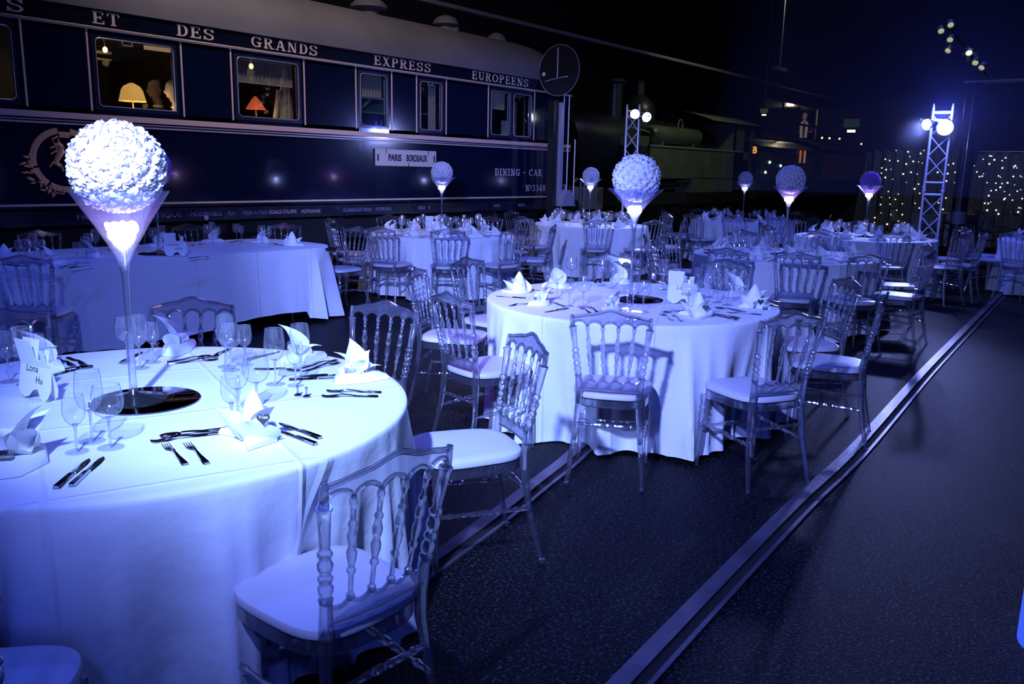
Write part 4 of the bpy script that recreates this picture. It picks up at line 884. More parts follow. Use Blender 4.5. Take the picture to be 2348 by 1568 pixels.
for w_, a0, st, r_ in (('INTERNATIONALE', 186, -6.0, rr0), ('DES', 86, -5, rr0-.04), ('GRANDS', 240, 9, rr0)):
    mb = MB()
    for k, ch in enumerate(w_):
        a = rad(a0+st*k); q, W = glyph(ch if ch in 'ETDSGCRPANXUOI' else 'I')
        d = 1 if st < 0 else -1; hgt = .034; wdt = .022
        for p in q:
            vs = []
            for px_, pz in p:
                lx = (px_-W/2)*wdt/.8*d; lz = (pz-.5)*hgt*d; vs.append((cxm+1.05*((r_+lz)*cos(a)+lx*sin(a)), YC-.032, czm+(r_+lz)*sin(a)-lx*cos(a)))
            mb.add(vs, [(0, 1, 2, 3)])
    mb.build('crest_lettering', goldl, car, smooth=False)
# running gear in the dark under the floor
m = MB(); m.box(X0, YC+.3, .55, 12.6, YC+.42, .9); m.box(6.2, YC+.2, .35, 7.9, YC+.7, .86); m.box(1.2, YC+.3, .4, 3.2, YC+.5, .85); m.build('underframe', under, car, smooth=False)
for x in (2.0, 10.9):
    b_ = MB(); b_.box(x-1.2, YC+.15, .55, x+1.2, YC+.3, .78); b_.box(x-.3, YC+.12, .5, x+.3, YC+.3, .9); bo = b_.build('bogie', under, car, smooth=False)
    for dx in (-.85, .85):
        MB().lathe([(.46, 0), (.46, .1), (.40, .12), (.40, .03), (.1, .03), (.08, -.05)], 28, Matrix.Translation((x+dx, YC+.32, .46)) @ Matrix.Rotation(-pi/2, 4, 'X')).build('wheel', under, bo)
# inside of the coach
m = MB(); m.box(X0, YC+2.7, 1.3, X1-.1, YC+2.75, 2.9); m.box(X0, YC+.1, 1.3, X1-.1, YC+2.7, 1.33); m.box(5.9, YC+.3, 1.3, 5.95, YC+2.7, 2.9); m.box(7.6, YC+.07, 1.3, 7.66, YC+2.7, 3.2); m.box(X0, YC+.4, 1.33, X1-.2, YC+.44, 1.9); m.build('saloon_lining', wood, car, smooth=False)
MB().box(X0, YC+.1, 3.12, X1-.1, YC+2.7, 3.15).build('saloon_ceiling', mat('saloon_ceiling_cream', (.35, .32, .26), .6), car, smooth=False)
gp = mat('green_panel', (.16, .22, .09), .6, var=(3, (.10, .15, .06)))
MB().box(7.7, YC+.5, 2.35, 9.1, YC+.52, 2.86).build('green_partition', gp, car, smooth=False)
m = MB(); m.tube([(8.28, YC+.3, 2.34), (8.62, YC+.3, 2.60)], .025, 6); m.tube([(9.22, YC+.3, 2.50), (9.6, YC+.3, 2.76)], .025, 6); m.box(7.7, YC+.3, 2.33, 9.1, YC+.33, 2.345); m.box(9.15, YC+.3, 2.38, 9.8, YC+.33, 2.395); m.build('luggage_bracket', mat('green_lit_rail', (.4, .5, .25), .5), car, smooth=False)
def curtain(parent, x0, x1, z0, z1, y, m_, pl=.055, amp=.012):
    n = int((x1-x0)/pl*8); vs = []; fs = []
    for k in range(n+1):
        x = x0+(x1-x0)*k/n; yy = y+amp*sin(2*pi*(x-x0)/pl); vs += [(x, yy, z0), (x, yy, z1)]
    for k in range(n): fs.append((2*k, 2*k+2, 2*k+3, 2*k+1))
    return MB().add(vs, fs).build('curtain', m_, parent)
net = bpy.data.materials.new('net_curtain'); net.use_nodes = True; nt = net.node_tree; b_ = nt.nodes['Principled BSDF']; b_.inputs['Base Color'].default_value = (.62, .55, .45, 1); b_.inputs['Roughness'].default_value = .9; b_.inputs['Alpha'].default_value = .55
fringe = mat('pink_curtain_fringe', (.8, .55, .45), .7)
for a, b, z0, z1 in ((6.14, 7.03, 2.55, 2.83), (8.07, 8.57, 2.54, 2.84), (10.87, 11.38, 2.56, 2.84)):
    c_ = curtain(car, a, b, z0, z1, YC+.12, net)
    f = MB()
    for z in (z0, z1-.01): 
        for k in range(int((b-a)/.04)): f.box(a+k*.04, YC+.10, z-.006, a+k*.04+.026, YC+.112, z+.008)
    f.build('fringe', fringe, c_, smooth=False)
curtain(car, 9.52, 9.68, 2.12, 2.82, YC+.12, net); curtain(car, 11.5, 11.9, 2.15, 2.4, YC+.3, net)
m = MB(); m.tube([(4.5, YC+1.4, 2.86), (5.3, YC+1.4, 2.86)], .02, 6); m.tube([(4.5, YC+1.4, 2.78), (5.3, YC+1.4, 2.78)], .012, 6)
m.build('luggage_rack', brass, car)
q = onY(285, 86, YC+.8); MB().box(q.x, YC+.8, q.z-.02, q.x+.34, YC+.86, q.z).build('strip_light', emis('cold_strip_light', (.6, .8, 1), 3), car, smooth=False)
q = onY(330, 103, YC+.9); MB().box(q.x, YC+.9, q.z-.05, q.x+.34, YC+.91, q.z).build('lit_notice', emis('warm_notice', (.6, .35, .2), .5), car, smooth=False)
# destination board
db = thing('destination_board', 'cream enamel board reading PARIS BORDEAUX hung on the car side', 'sign', (8.31, YC, 1.585))
bm_ = MB(); bm_.box(0, -.03, 0, 1.235, -.012, .235); bo = bm_.build('board', mat('cream_enamel', (.62, .56, .50), .45), db, smooth=False)
bl = M_['ink']
for w_, a, b in (('PARIS', .24, .50), ('BORDEAUX', .60, 1.04)):
    o = text_mesh('board_lettering', w_, .13, bl, db, Matrix.Identity(4), .001, .004); wd = max(v_.co.x for v_ in o.data.vertices)
    o.matrix_local = Matrix.Translation((a, -.0325, .075)) @ MXZ @ Matrix.Diagonal(((b-a)/wd, 1, 1, 1))
m = MB(); m.box(.03, -.034, .07, .055, -.03, .16); m.box(1.18, -.034, .07, 1.205, -.03, .16); m.box(.195, -.034, .18, .205, -.03, .235); m.box(1.06, -.034, .18, 1.07, -.03, .235); m.box(.645, -.034, .0, .655, -.03, .05); m.build('slot', bl, db, smooth=False)
# lamps, diners and coat seen through the windows
def table_lamp(loc, kind, label):
    t = thing('table_lamp', label, 'lamp', loc)
    if kind == 'amber':
        pr = [(.145, .10), (.135, .14), (.115, .22), (.085, .265), (.02, .30)]; c = (1, .52, .12)
    else: pr = [(.125, .085), (.09, .14), (.05, .20), (.012, .245)]; c = (1, .16, .06)
    sh = bpy.data.materials.new('lamp_shade_'+kind); sh.use_nodes = True; nt = sh.node_tree; b_ = nt.nodes['Principled BSDF']
    tc = nt.nodes.new('ShaderNodeTexCoord'); wv = nt.nodes.new('ShaderNodeTexGradient'); wv.gradient_type = 'RADIAL'; nt.links.new(tc.outputs['Object'], wv.inputs[0])
    ma = nt.nodes.new('ShaderNodeMath'); ma.operation = 'MULTIPLY'; ma.inputs[1].default_value = 34; nt.links.new(wv.outputs['Fac'], ma.inputs[0]); fr_ = nt.nodes.new('ShaderNodeMath'); fr_.operation = 'PINGPONG'; fr_.inputs[1].default_value = .5; nt.links.new(ma.outputs[0], fr_.inputs[0])
    rp = nt.nodes.new('ShaderNodeValToRGB'); rp.color_ramp.elements[0].color = (*[v_*.45 for v_ in c], 1); rp.color_ramp.elements[1].color = (*c, 1); rp.color_ramp.elements[1].position = .5; nt.links.new(fr_.outputs[0], rp.inputs[0])
    nt.links.new(rp.outputs[0], b_.inputs['Base Color']); nt.links.new(rp.outputs[0], b_.inputs['Emission Color']); b_.inputs['Emission Strength'].default_value = .75 if kind == 'amber' else .5
    MB().lathe(pr, 34, cap=False).build('lamp_shade', sh, t)
    MB().lathe([(.05, -.16), (.05, -.15), (.012, -.13), (.008, 0), (.016, .02), (.007, .04), (.007, .2)], 12).build('lamp_stand', brass, t)
    lamp('lamp_bulb_light', 'POINT', (loc[0]+.12, loc[1]-.05, loc[2]+.06), 4 if kind == 'amber' else .5, (1, .6, .3), None, .03)
    return t
table_lamp((4.96, 9.50, 2.13), 'amber', 'amber pleated table lamp in the first full window of the dining car')
table_lamp((6.59, 9.52, 2.17), 'red', 'small red shaded table lamp in the dining car window under GRANDS')
tp = MB().box(4.5, 9.32, 1.93, 6.9, 9.75, 1.96).build('window_table', M_['linen'], smooth=False); tag(tp, 'narrow white table behind the dining car windows', 'table'); MB().box(4.6, 9.5, 1.33, 4.68, 9.58, 1.93).box(6.7, 9.5, 1.33, 6.78, 9.58, 1.93).build('leg', wood, tp, smooth=False)
warm = emis('warm_bulb', (1, .72, .35), 4)
def bulb(loc, r, label):
    t = thing('pendant_bulb', label, 'lamp', loc); MB().ball((0, 0, 0), r, 12, 8, (1, 1, 1.25)).build('bulb', warm, t); MB().tube([(0, 0, r), (-.02, 0, .28)], .006, 6).build('bulb_holder', brass, t)
    lamp('lamp_bulb_light', 'POINT', (loc[0], loc[1], loc[2]-.15), .5, (1, .7, .4), None, .04)
p = onY(241, 114, 10.3); bulb(p, .028, 'round warm bulb hanging above the amber table lamp'); p = onY(576, 152, 10.0); bulb(p, .03, 'cylindrical warm bulb behind the net curtain')
suit = mat('black_suit_cloth', (.012, .011, .013), .8); skin_w = mat('pale_mannequin_skin', (.62, .55, .46), .55); hairm = mat('dark_hair', (.02, .015, .012), .6)
def head(mb, c, R, face, ears=True):       # face: heading angle; a head lofted from sections with brow, nose, lips and chin
    F = Matrix.Translation(c) @ Matrix.Rotation(face, 4, 'Z')
    sec = [(-1.35, .42, .40, 0), (-1.0, .52, .50, .05), (-.85, .62, .62, .22), (-.6, .74, .72, .16), (-.35, .82, .80, .12), (0, .88, .88, .06), (.35, .92, .92, .02), (.7, .80, .82, -.04), (.95, .50, .55, -.06), (1.08, .12, .15, -.06)]
    n = 16; vs = []
    for z, hx, hy, ox in sec:
        for k in range(n):
            a = 2*pi*k/n; x = hx*cos(a)+ox; y = hy*.82*sin(a)
            if abs(a) < .01 or a > 6.27:
                if z == -.35: x += .34
                if z == 0: x += .10
                if z == -.6: x += .06
                if z == -.85: x += .08
            vs.append((x*R, y*R, z*R))
    mb.add(vs, [(i*n+k, i*n+(k+1) % n, (i+1)*n+(k+1) % n, (i+1)*n+k) for i in range(len(sec)-1) for k in range(n)]+[tuple((len(sec)-1)*n+k for k in range(n))], F)
    if ears:
        for s_ in (-1, 1): mb.ball(F @ Vector((-.05*R, s_*.76*R, -.12*R)), .2*R, 8, 6, (1, .45, 1.5))
def skinned(name, nodes, edges, m_, parent):
    me = bpy.data.meshes.new(name); me.from_pydata([n_[0] for n_ in nodes], edges, []); o = bpy.data.objects.new(name, me); COL.objects.link(o)
    md = o.modifiers.new('s', 'SKIN'); md.use_smooth_shade = True; sv = me.skin_vertices[0].data
    for i, n_ in enumerate(nodes): sv[i].radius = (n_[1], n_[1]*(n_[2] if len(n_) > 2 else 1)); sv[i].use_root = (i == 0)
    o.modifiers.new('u', 'SUBSURF').levels = 1
    bpy.context.view_layer.update(); m2 = bpy.data.meshes.new_from_object(o.evaluated_get(bpy.context.evaluated_depsgraph_get())); bpy.data.objects.remove(o)
    m2.materials.clear(); m2.materials.append(m_); m2.polygons.foreach_set('use_smooth', [True]*len(m2.polygons)); return link(name, m2, parent)
def hand(mb, M, s=1.0):                     # palm with four bent fingers and a thumb, +x along the fingers
    mb.grid(lambda u, v: tuple(Vector(((v*.09)*s, (cos(2*pi*u)*.042*(1-.15*v*v))*s, sin(2*pi*u)*.014*s))), 12, 4, closed=True, M=M)
    for k, L in enumerate((.062, .074, .070, .055)):
        y = (k-1.5)*.021*s; mb.tube([M @ Vector((.082*s, y, 0)), M @ Vector(((.09+L*.45)*s, y*1.1, -.008*s)), M @ Vector(((.09+L*.8)*s, y*1.12, -.026*s)), M @ Vector(((.09+L*.95)*s, y*1.12, -.042*s))], [.0095*s, .009*s, .008*s, .006*s], 6)
    mb.tube([M @ Vector((.02*s, -.034*s, 0)), M @ Vector((.05*s, -.062*s, -.006*s)), M @ Vector((.078*s, -.070*s, -.016*s))], [.012*s, .0105*s, .008*s], 6)
def diner(loc, face, label, flower=True, hat=False, skin=skin_w):
    t = thing('person', label, 'person', loc, face)
    nodes = [((0, 0, 0), .15, .8), ((0, 0, .2), .15, .8), ((0, 0, .4), .17, .75), ((0, 0, .5), .08), ((.0, .19, .45), .06), ((.0, -.19, .45), .06), ((.08, .25, .22), .05), ((.08, -.25, .22), .05), ((.33, .16, .17), .038), ((.33, -.16, .17), .038), ((.35, .1, 0), .09), ((.35, -.1, 0), .09)]
    b_ = skinned('suit', nodes, [(0, 1), (1, 2), (2, 3), (2, 4), (2, 5), (4, 6), (5, 7), (6, 8), (7, 9), (0, 10), (0, 11)], suit, t)
    m = MB(); m.turned((0, 0, .5), (.01, 0, .62), [(.058, 0), (.052, .5), (.056, 1)], 12); head(m, Vector((.03, 0, .73)), .105, 0)
    hand(m, Matrix.Translation((.35, .16, .165))); hand(m, Matrix.Translation((.35, -.16, .165)) @ Matrix.Diagonal((1, -1, 1, 1))); m.build('body', skin, t)
    MB().grid(lambda u, v: tuple(Vector((.012, 0, .745))+Vector((-.11*cos((u-.5)*3.6)*sin(v*pi/2+.25), .1*sin((u-.5)*3.6)*sin(v*pi/2+.25), .125*cos(v*pi/2+.1)))), 12, 6).build('hair', hairm, t)
    if flower:
        f = MB(); rnd = random.Random(1)
        for k in range(26): a = k*2.4; r = .05*sqrt(k/26); f.ball((.15, -.09+r*cos(a), .33+r*sin(a)), .014, 6, 4)
        f.build('buttonhole_flower', mat('cream_flower', (.55, .55, .28), .7), t)
    MB().tube([(.05*cos(a)+.01, .055*sin(a), .53) for a in [k*pi/6 for k in range(12)]], .014, 6, closed=True).build('collar', M_['linen'], t)
    return t
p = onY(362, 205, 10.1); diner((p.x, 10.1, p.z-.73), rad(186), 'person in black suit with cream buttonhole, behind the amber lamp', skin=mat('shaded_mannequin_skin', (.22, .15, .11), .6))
p = onY(393, 213, 9.55); diner((5.38+.12, 9.50, 2.40-.73), rad(180), 'person with white mannequin face at the right of the first full window', False)
coat = thing('hanging_coat', 'cream coat hanging behind the dining car window under GRANDS', 'coat', (7.03, 9.48, 2.1))
MB().grid(lambda u, v: (sin(u*2*pi)*(.10-.045*v+.012*sin(u*2*pi*6)*(1-v)), cos(u*2*pi)*(.06+.008*sin(u*2*pi*7)), v*.55+(.04*(1-v) if sin(u*2*pi) < 0 else 0)), 60, 12, closed=True).lathe([(.055, .55), (.04, .6), (.025, .68), (.005, .72)], 12).build('coat_cloth', mat('cream_coat_cloth', (.55, .47, .36), .8), coat)
MB().grid(lambda u, v: (-.10-.07*v+sin(u*2*pi)*.035, .0+cos(u*2*pi)*.035, .42-.36*v), 14, 8, closed=True).build('sleeve', mat('cream_coat_sleeve', (.5, .43, .33), .8), coat)
lamp('saloon_light', 'POINT', (8.4, 10.2, 2.8), 3, (.6, .75, .35), None, .1); lamp('saloon_light', 'POINT', (11.2, 10.4, 2.7), 1.2, (.5, .5, 1), None, .1); lamp('saloon_light', 'POINT', (6.8, 9.9, 2.75), 2.0, (1, .8, .6), None, .05)
lamp('saloon_light', 'POINT', (5.0, 10.6, 2.8), 1.2, (.8, .8, .45), None, .1); lamp('saloon_light', 'POINT', (9.6, 9.8, 2.6), 2.0, (.4, .5, 1), None, .1)

# ------------------------------------------------------------------ signal mast
sg = thing('signal_mast', 'tall grey signal mast with big dark round disc at the car end', 'signal', (12.2, 8.75, 0))
grey = mat('grey_signal_paint', (.38, .38, .45), .45, .2); dark = mat('dark_signal_face', (.006, .006, .009), .5, bump=(12, .2, .01)); pw = mat('white_paint', (.7, .68, .7), .5)
MB().box(-.035, -.04, 0, .035, .04, .93).box(-.04, -.05, 1.05, .04, .03, 2.72).build('mast', grey, sg, smooth=False)
MB().box(-.19, .0, 0, -.06, .12, 2.75).build('rear_post', M_['black'], sg, smooth=False)
m = MB()
for pts in (((.07, -.02, .2), (.07, -.02, 3.2)), ((.22, -.02, 1.2), (.22, -.02, 2.85), (.02, -.02, 2.88)), ((.44, -.02, 1.0), (.44, -.02, 2.12)), ((.44, -.02, .45), (.44, -.02, .8))): m.tube([Vector(p_) for p_ in pts], .012, 6)
m.build('rod', pw, sg)
dsk = MB().lathe([(.001, -.012), (.41, -.012), (.42, 0), (.41, .012), (.001, .012)], 48, Matrix.Translation((-.05, .02, 3.25)) @ Matrix.Rotation(pi/2, 4, 'Y')).build('signal_disc', dark, sg)
MB().tube([(-.06, .02+.42*cos(a), 3.25+.42*sin(a)) for a in [k*pi/24 for k in range(48)]], .006, 6, closed=True).build('disc_rim', grey, dsk)
m = MB(); m.ball((-.065, .34, 3.2), .036, 12, 8, (.4, 1, 1)); m.build('white_spot', pw, dsk)
m = MB(); m.tube([(-.075, .04, 3.62), (-.075, .04, 3.12), (-.075, -.18, 3.14)], .009, 6); m.tube([(-.075, .04, 3.12), (-.075, .3, 3.08)], .005, 6); m.build('disc_bar', pw, dsk)
hs = MB(); P_ = [(-.02, .98), (-.02, 1.1), (.11, 1.24), (.2, 1.24), (.34, 1.1), (.34, .98)]; hs.prism([(x, z) for x, z in P_], -.12, .12, MXZ); hs.build('lamp_housing', grey, sg, smooth=False)
MB().tube([(.10, 0, 1.23), (.10, 0, 1.32), (.2, 0, 1.32), (.2, 0, 1.23)], .012, 6).box(-.05, -.14, .96, .36, .14, .98).build('housing_handle', grey, sg)
pl = MB().box(.16, -.16, .66, .40, -.15, .82).build('small_plate', mat('cream_plate', (.6, .58, .45), .5), sg, smooth=False)
o = text_mesh('plate_lettering', 'HOTEL', .05, M_['ink'], pl, Matrix.Translation((.24, -.163, .75)) @ MXZ, .001); o = text_mesh('plate_lettering', 'WITHIN', .045, M_['ink'], pl, Matrix.Translation((.23, -.163, .69)) @ MXZ, .001)

# ------------------------------------------------------------------ green tank locomotive and what stands behind it
lgreen = mat('dull_green_loco_paint', (.06, .075, .045), .42, var=(2.5, (.09, .105, .065)), bump=(30, .2, .004)); lblack = mat('sooty_loco_black', (.014, .014, .015), .38); lgrey = mat('dusty_grey_steel', (.2, .19, .16), .6)
lo = thing('tank_locomotive', 'old dark green tank locomotive standing behind the dining car', 'locomotive', (0, 0, 0)); LY = 10.2
m = MB(); m.box(17.9, LY, 1.45, 23.6, LY+.5, 2.2); m.box(20.2, LY, 1.1, 23.6, LY+.5, 1.47); m.build('side_tank', lgreen, lo, smooth=False)
m = MB(); m.box(17.85, LY-.03, 2.19, 23.0, LY+.5, 2.23)
for x in (18.4+.35*k for k in range(14)): m.ball((x, LY-.004, 2.12), .012, 6, 4)
for x in (20.9, 22.0):
    for k in range(9): m.ball((x, LY-.004, 1.5+k*.08), .012, 6, 4)
m.build('tank_beading', lgrey, lo)
m = MB(); m.lathe([(.001, 0), (.7, .02), (.74, .1), (.74, 6.8)], 32, Matrix.Translation((15.6, 11.4, 2.2)) @ Matrix.Rotation(pi/2, 4, 'Y')); m.build('boiler', lblack, lo)
m = MB(); m.lathe([(.001, 0), (.5, 0), (.55, .04), (.55, .1)], 32, Matrix.Translation((15.52, 11.4, 2.2)) @ Matrix.Rotation(pi/2, 4, 'Y')); m.build('smokebox_door', lblack, lo)
c_ = onY(1405, 330, 11.2); m = MB().lathe([(.55, 0), (.42, .04), (.26, .16), (.2, .32), (.18, .5), (.19, 1.42), (.25, 1.46), (.25, 1.52)], 24, Matrix.Translation((c_.x, 11.2, c_.z-.02))); m.build('chimney', lblack, lo)
c_ = onY(1462, 300, 11.2); m = MB().lathe([(.45, 0), (.42, .15), (.42, .5), (.36, .68), (.2, .82), (.13, .88), (.13, 1.22)], 24, Matrix.Translation((c_.x, 11.2, c_.z))); m.build('steam_dome', lblack, lo)
m = MB(); a = onY(1488, 308, 10.5); b = onY(1598, 322, 10.5); m.lathe([(.001, 0), (.15, .02), (.22, .12), (.22, (b-a).length-.12), (.15, (b-a).length-.02), (.001, (b-a).length)], 24, Matrix.Translation((a.x, 10.5, 2.5)) @ Matrix.Rotation(pi/2, 4, 'Y')); m.box(a.x+.4, 10.35, 2.2, a.x+.5, 10.65, 2.4); m.box(b.x-.5, 10.35, 2.2, b.x-.4, 10.65, 2.4); m.build('air_reservoir', lgreen, lo)
m = MB(); m.tube([(19.9+.12*cos(a_), 10.5, 2.78+.14*sin(a_)) for a_ in [k*pi/8 for k in range(16)]], .015, 6, closed=True); m.tube([onY(1440, 290, 10.5), onY(1480, 300, 10.5), onY(1500, 308, 10.5)], .02, 6); m.build('pipe', lgrey, lo)
MB().box(17.3, LY+.1, 2.2, 18.0, LY+.5, 2.42).build('tool_box', lgreen, lo, smooth=False)
m = MB(); m.box(22.6, LY, 1.1, 23.2, LY+.05, 2.95); m.box(23.75, LY, 1.1, 23.85, LY+.05, 2.9); m.box(23.2, LY, 1.1, 23.8, LY+.05, 2.0); m.box(22.6, LY, 1.1, 22.66, LY+2.2, 2.95); m.build('cab_side', lgreen, lo, smooth=False)
m = MB(); m.grid(lambda u, v: (20.9+3.2*v, LY-.15+2.7*u, 2.95+.3*sin(pi*u)), 12, 2); m.build('cab_roof', lgrey, lo)
m = MB(); m.box(17.5, LY+.1, 1.28, 23.9, LY+.3, 1.36); m.box(15.5, LY+.2, .8, 24, LY+.35, 1.1); m.build('footplate', lblack, lo, smooth=False)
for x in (17.2, 19.0, 20.8, 22.8): MB().lathe([(.6, 0), (.6, .12), (.52, .14), (.52, .03), (.12, .03), (.1, -.04)], 32, Matrix.Translation((x, LY+.5, .62)) @ Matrix.Rotation(-pi/2, 4, 'X')).build('wheel', lblack, lo)
m = MB(); m.lathe([(.22, 0), (.22, .04), (.1, .06), (.1, .35), (.15, .37), (.15, .9)], 24, Matrix.Translation((13.6, 10.0, 1.02)) @ Matrix.Rotation(pi/2, 4, 'Y')); m.box(14.4, 9.8, .8, 15.3, 12.2, 1.25); m.build('buffer', lgrey, lo)
m = MB(); m.tube([(14.1, 9.75, 1.35), (14.15, 9.7, 1.42), (14.3, 9.7, 1.4), (14.35, 9.75, .6)], .02, 6); m.tube([(14.5, 9.75, .5), (14.5, 9.75, 1.4), (14.7, 9.75, 1.5), (14.95, 9.75, 1.35), (15.0, 9.75, .5)], .022, 6); m.build('hose_pipe', lgrey, lo)
m = MB()
for k in range(7): m.box(13.2+.04*k, YC+.35, 1.05, 13.23+.04*k, YC+2.3, 2.75-.06*(k % 2))
go = m.build('gangway_bellows', under, car, smooth=False)
def coach(name, x0, x1, y, z0, z1, label, slat, warmw):
    t = thing(name, label, 'railway carriage', (0, 0, 0)); m = MB(); m.box(x0, y, z0, x1, y+2.7, z1); m.build('body', lblack, t, smooth=False)
    m = MB(); m.grid(lambda u, v: (x0-.1+(x1-x0+.2)*v, y-.1+2.9*u, z1+.35*sin(pi*u)), 12, 2); m.build('roof', lgreen if not warmw else lblack, t)
    for xx in (x0+.9, x1-.9):
        MB().lathe([(.5, 0), (.5, .12), (.42, .14), (.42, .03), (.1, .03), (.1, -.04)], 24, Matrix.Translation((xx, y+.5, .5)) @ Matrix.Rotation(-pi/2, 4, 'X')).box(xx-.5, y+.4, .55, xx+.5, y+.6, z0+.01).build('wheel', lblack, t)
    s_ = MB()
    n = int((x1-x0)/slat)
    for k in range(n): s_.box(x0+.3+k*slat, y-.03, z0+.55, x0+.3+k*slat+slat*.35, y, z1-.15)
    s_.build('wall_slats', mat('slat_paint', (.05, .05, .05) if not warmw else (.09, .035, .025), .4), t, smooth=False)
    return t
c1 = coach('goods_wagon', 24.2, 28.6, LY, .9, 2.42, 'dark wagon with upright slats carrying the orange letter B', .22, False)
c2 = coach('slatted_coach', 29.0, 33.6, LY-.2, .9, 2.5, 'farthest dark reddish slatted coach beside the starry curtain', .16, True)
p = onX(1731, 343, 24.13); MB().box(24.15, p.y-.1, p.z-.12, 24.2, 10.25, p.z+.14).build('letter_plate', lblack, c1, smooth=False); o = text_mesh('orange_letter', 'B', .27, emis('orange_lit_letter', (.9, .38, .08), .8), c1, Matrix.Translation((24.14, p.y+.09, p.z-.1)) @ Matrix.Rotation(-pi/2, 4, 'Z') @ MXZ, .004, .008)
m = MB()
for px_, py2 in ((1790, 380), (1820, 385), (1765, 372), (1755, 395)): q = onY(px_, py2, LY-.05); m.ball(q, .045, 8, 5)
m.build('lit_window_glint', emis('cool_lit_window', (.6, .9, .7), 1.2), c1)
m = MB()
for px_ in (1833, 1843): q = onY(px_, 370, LY-.05); m.box(q.x, LY-.05, 2.0, q.x+.14, LY-.035, 2.4)
m.build('lit_compartment', emis('orange_compartment', (.5, .17, .06), .45), c1, smooth=False)
for i, (px_, py2) in enumerate(((1885, 316), (1902, 317), (1925, 318), (1975, 330), (2008, 336))):
    q = onY(px_, py2, LY-.3); tag(MB().ball((0, 0, 0), .035, 8, 6).build('roof_lamp', emis('amber_roof_lamp', (1, .45, .15), 2.5)), 'tiny amber lamp along the far coach roofs, '+ORD[i]+' from the left', 'lamp', 'amber lamps on the far roofs').location = q
# signalman's cabin with a figure
KY = 11.0; a_ = onY(1748, 306, KY); b_ = onY(1872, 316, KY); zt0 = onY(1748, 226, KY).z; zf = a_.z; L_ = b_.x-a_.x; hh = zt0-zf
cb = thing('signal_cabin', 'dark raised cabin with lit interior above the wagon', 'cabin', (a_.x, KY, 0))
m = MB(); m.box(0, 0, zf-.12, L_, 2.5, zf); m.box(-.1, -.1, zf+hh, L_+.1, 2.5, zf+hh+.08); m.box(0, 2.45, zf, L_, 2.5, zf+hh); m.box(-.04, 0, zf, .02, 2.5, zf+hh)
for x in (0, L_*.32, L_*.6, L_-.06): m.box(x, 0, zf, x+.06, .06, zf+hh)
m.box(0, 0, zf+.42, L_, .05, zf+.48)
for x in (.1, L_-.2): m.box(x, 2.25, 0, x+.12, 2.37, zf-.1)
m.build('cabin_frame', lblack, cb, smooth=False)
MB().box(L_*.42, 1.75, zf+hh*.5, L_*.55, 1.78, zf+hh*.85).build('lit_notice', emis('pale_notice', (.55, .5, .35), .45), cb, smooth=False)
m = MB()
for k in range(5): m.tube([(L_*.1+k*.13, .6, zf), (L_*.1+k*.13, .5, zf+.75)], .02, 6)
m.build('lever', lgrey, cb)
lamp('cabin_light', 'POINT', (a_.x+L_*.62, KY+.35, zf+hh-.15), 30, (1, .82, .55), None, .1)
fp = onY(1843, 300, KY+.8); ft = thing('person', 'person leaning on a cabin rail wearing a dark coat and long white scarf', 'person', (fp.x, KY+.8, zf), rad(200))
ft.scale = (1.1, 1.1, 1.1)
nodes = [((0, 0, .12), .15, .8), ((0, 0, .3), .16, .8), ((.03, 0, .5), .18, .75), ((.04, 0, .6), .08), ((.02, .2, .54), .065), ((.02, -.2, .54), .065), ((.1, .3, .34), .05), ((.1, -.3, .34), .05), ((.32, .22, .30), .04), ((.32, -.22, .30), .04), ((.02, .1, .06), .09), ((.02, -.1, .06), .09)]
skinned('coat', nodes, [(0, 1), (1, 2), (2, 3), (2, 4), (2, 5), (4, 6), (5, 7), (6, 8), (7, 9), (0, 10), (0, 11)], mat('slate_blue_coat', (.05, .05, .08), .8), ft)
m = MB(); m.turned((.04, 0, .6), (.06, 0, .7), [(.06, 0), (.055, 1)], 10); head(m, Vector((.08, 0, .82)), .11, 0); hand(m, Matrix.Translation((.33, .22, .3))); hand(m, Matrix.Translation((.33, -.22, .3)) @ Matrix.Diagonal((1, -1, 1, 1))); m.build('body', skin_w, ft)
MB().grid(lambda u, v: tuple(Vector((.06, 0, .84))+Vector((-.11*cos((u-.5)*3.6)*sin(v*pi/2+.25), .1*sin((u-.5)*3.6)*sin(v*pi/2+.25), .125*cos(v*pi/2+.1)))), 12, 6).build('hair', hairm, ft)
for s_ in (-1, 1): MB().tube([(.03, s_*.07, .64), (.17, s_*.09, .5), (.18, s_*.08, .25), (.17, s_*.07, .1)], [.04, .045, .045, .05], 8, flat=.5).build('scarf_end', M_['linen'], ft)
# exit signs
for px_, py2, sc, l in ((1952, 290, .75, 'green lit exit sign high left of the second truss'), (1752, 258, .4, 'small green lit exit sign beside the cabin figure')):
    q = afar(px_, py2, 24); t = thing('exit_sign', l, 'sign', q, rad(-80)); s_ = .26*sc
    MB().box(-.02, -s_, -s_*.1, .0, s_, s_).build('sign_panel', mat('dim_green_sign', (.03, .07, .02), .5, emit=(.12, .25, .05), es=.05), t, smooth=False)
    MB().tube([(-.01, 0, s_), (-.01, 0, 6.99-q.z)], .01, 5).build('hanging_rod', M_['black'], t); MB().box(-.05, -s_*.55, -s_*.75, .0, s_*.45, -s_*.45).build('sign_lamp', emis('green_white_lamp', (.75, 1, .5), 3), t, smooth=False)
    for v_ in t.children:
        v_.rotation_euler = (0, 0, pi/2+rad(10)) if False else (0, 0, rad(80+15))
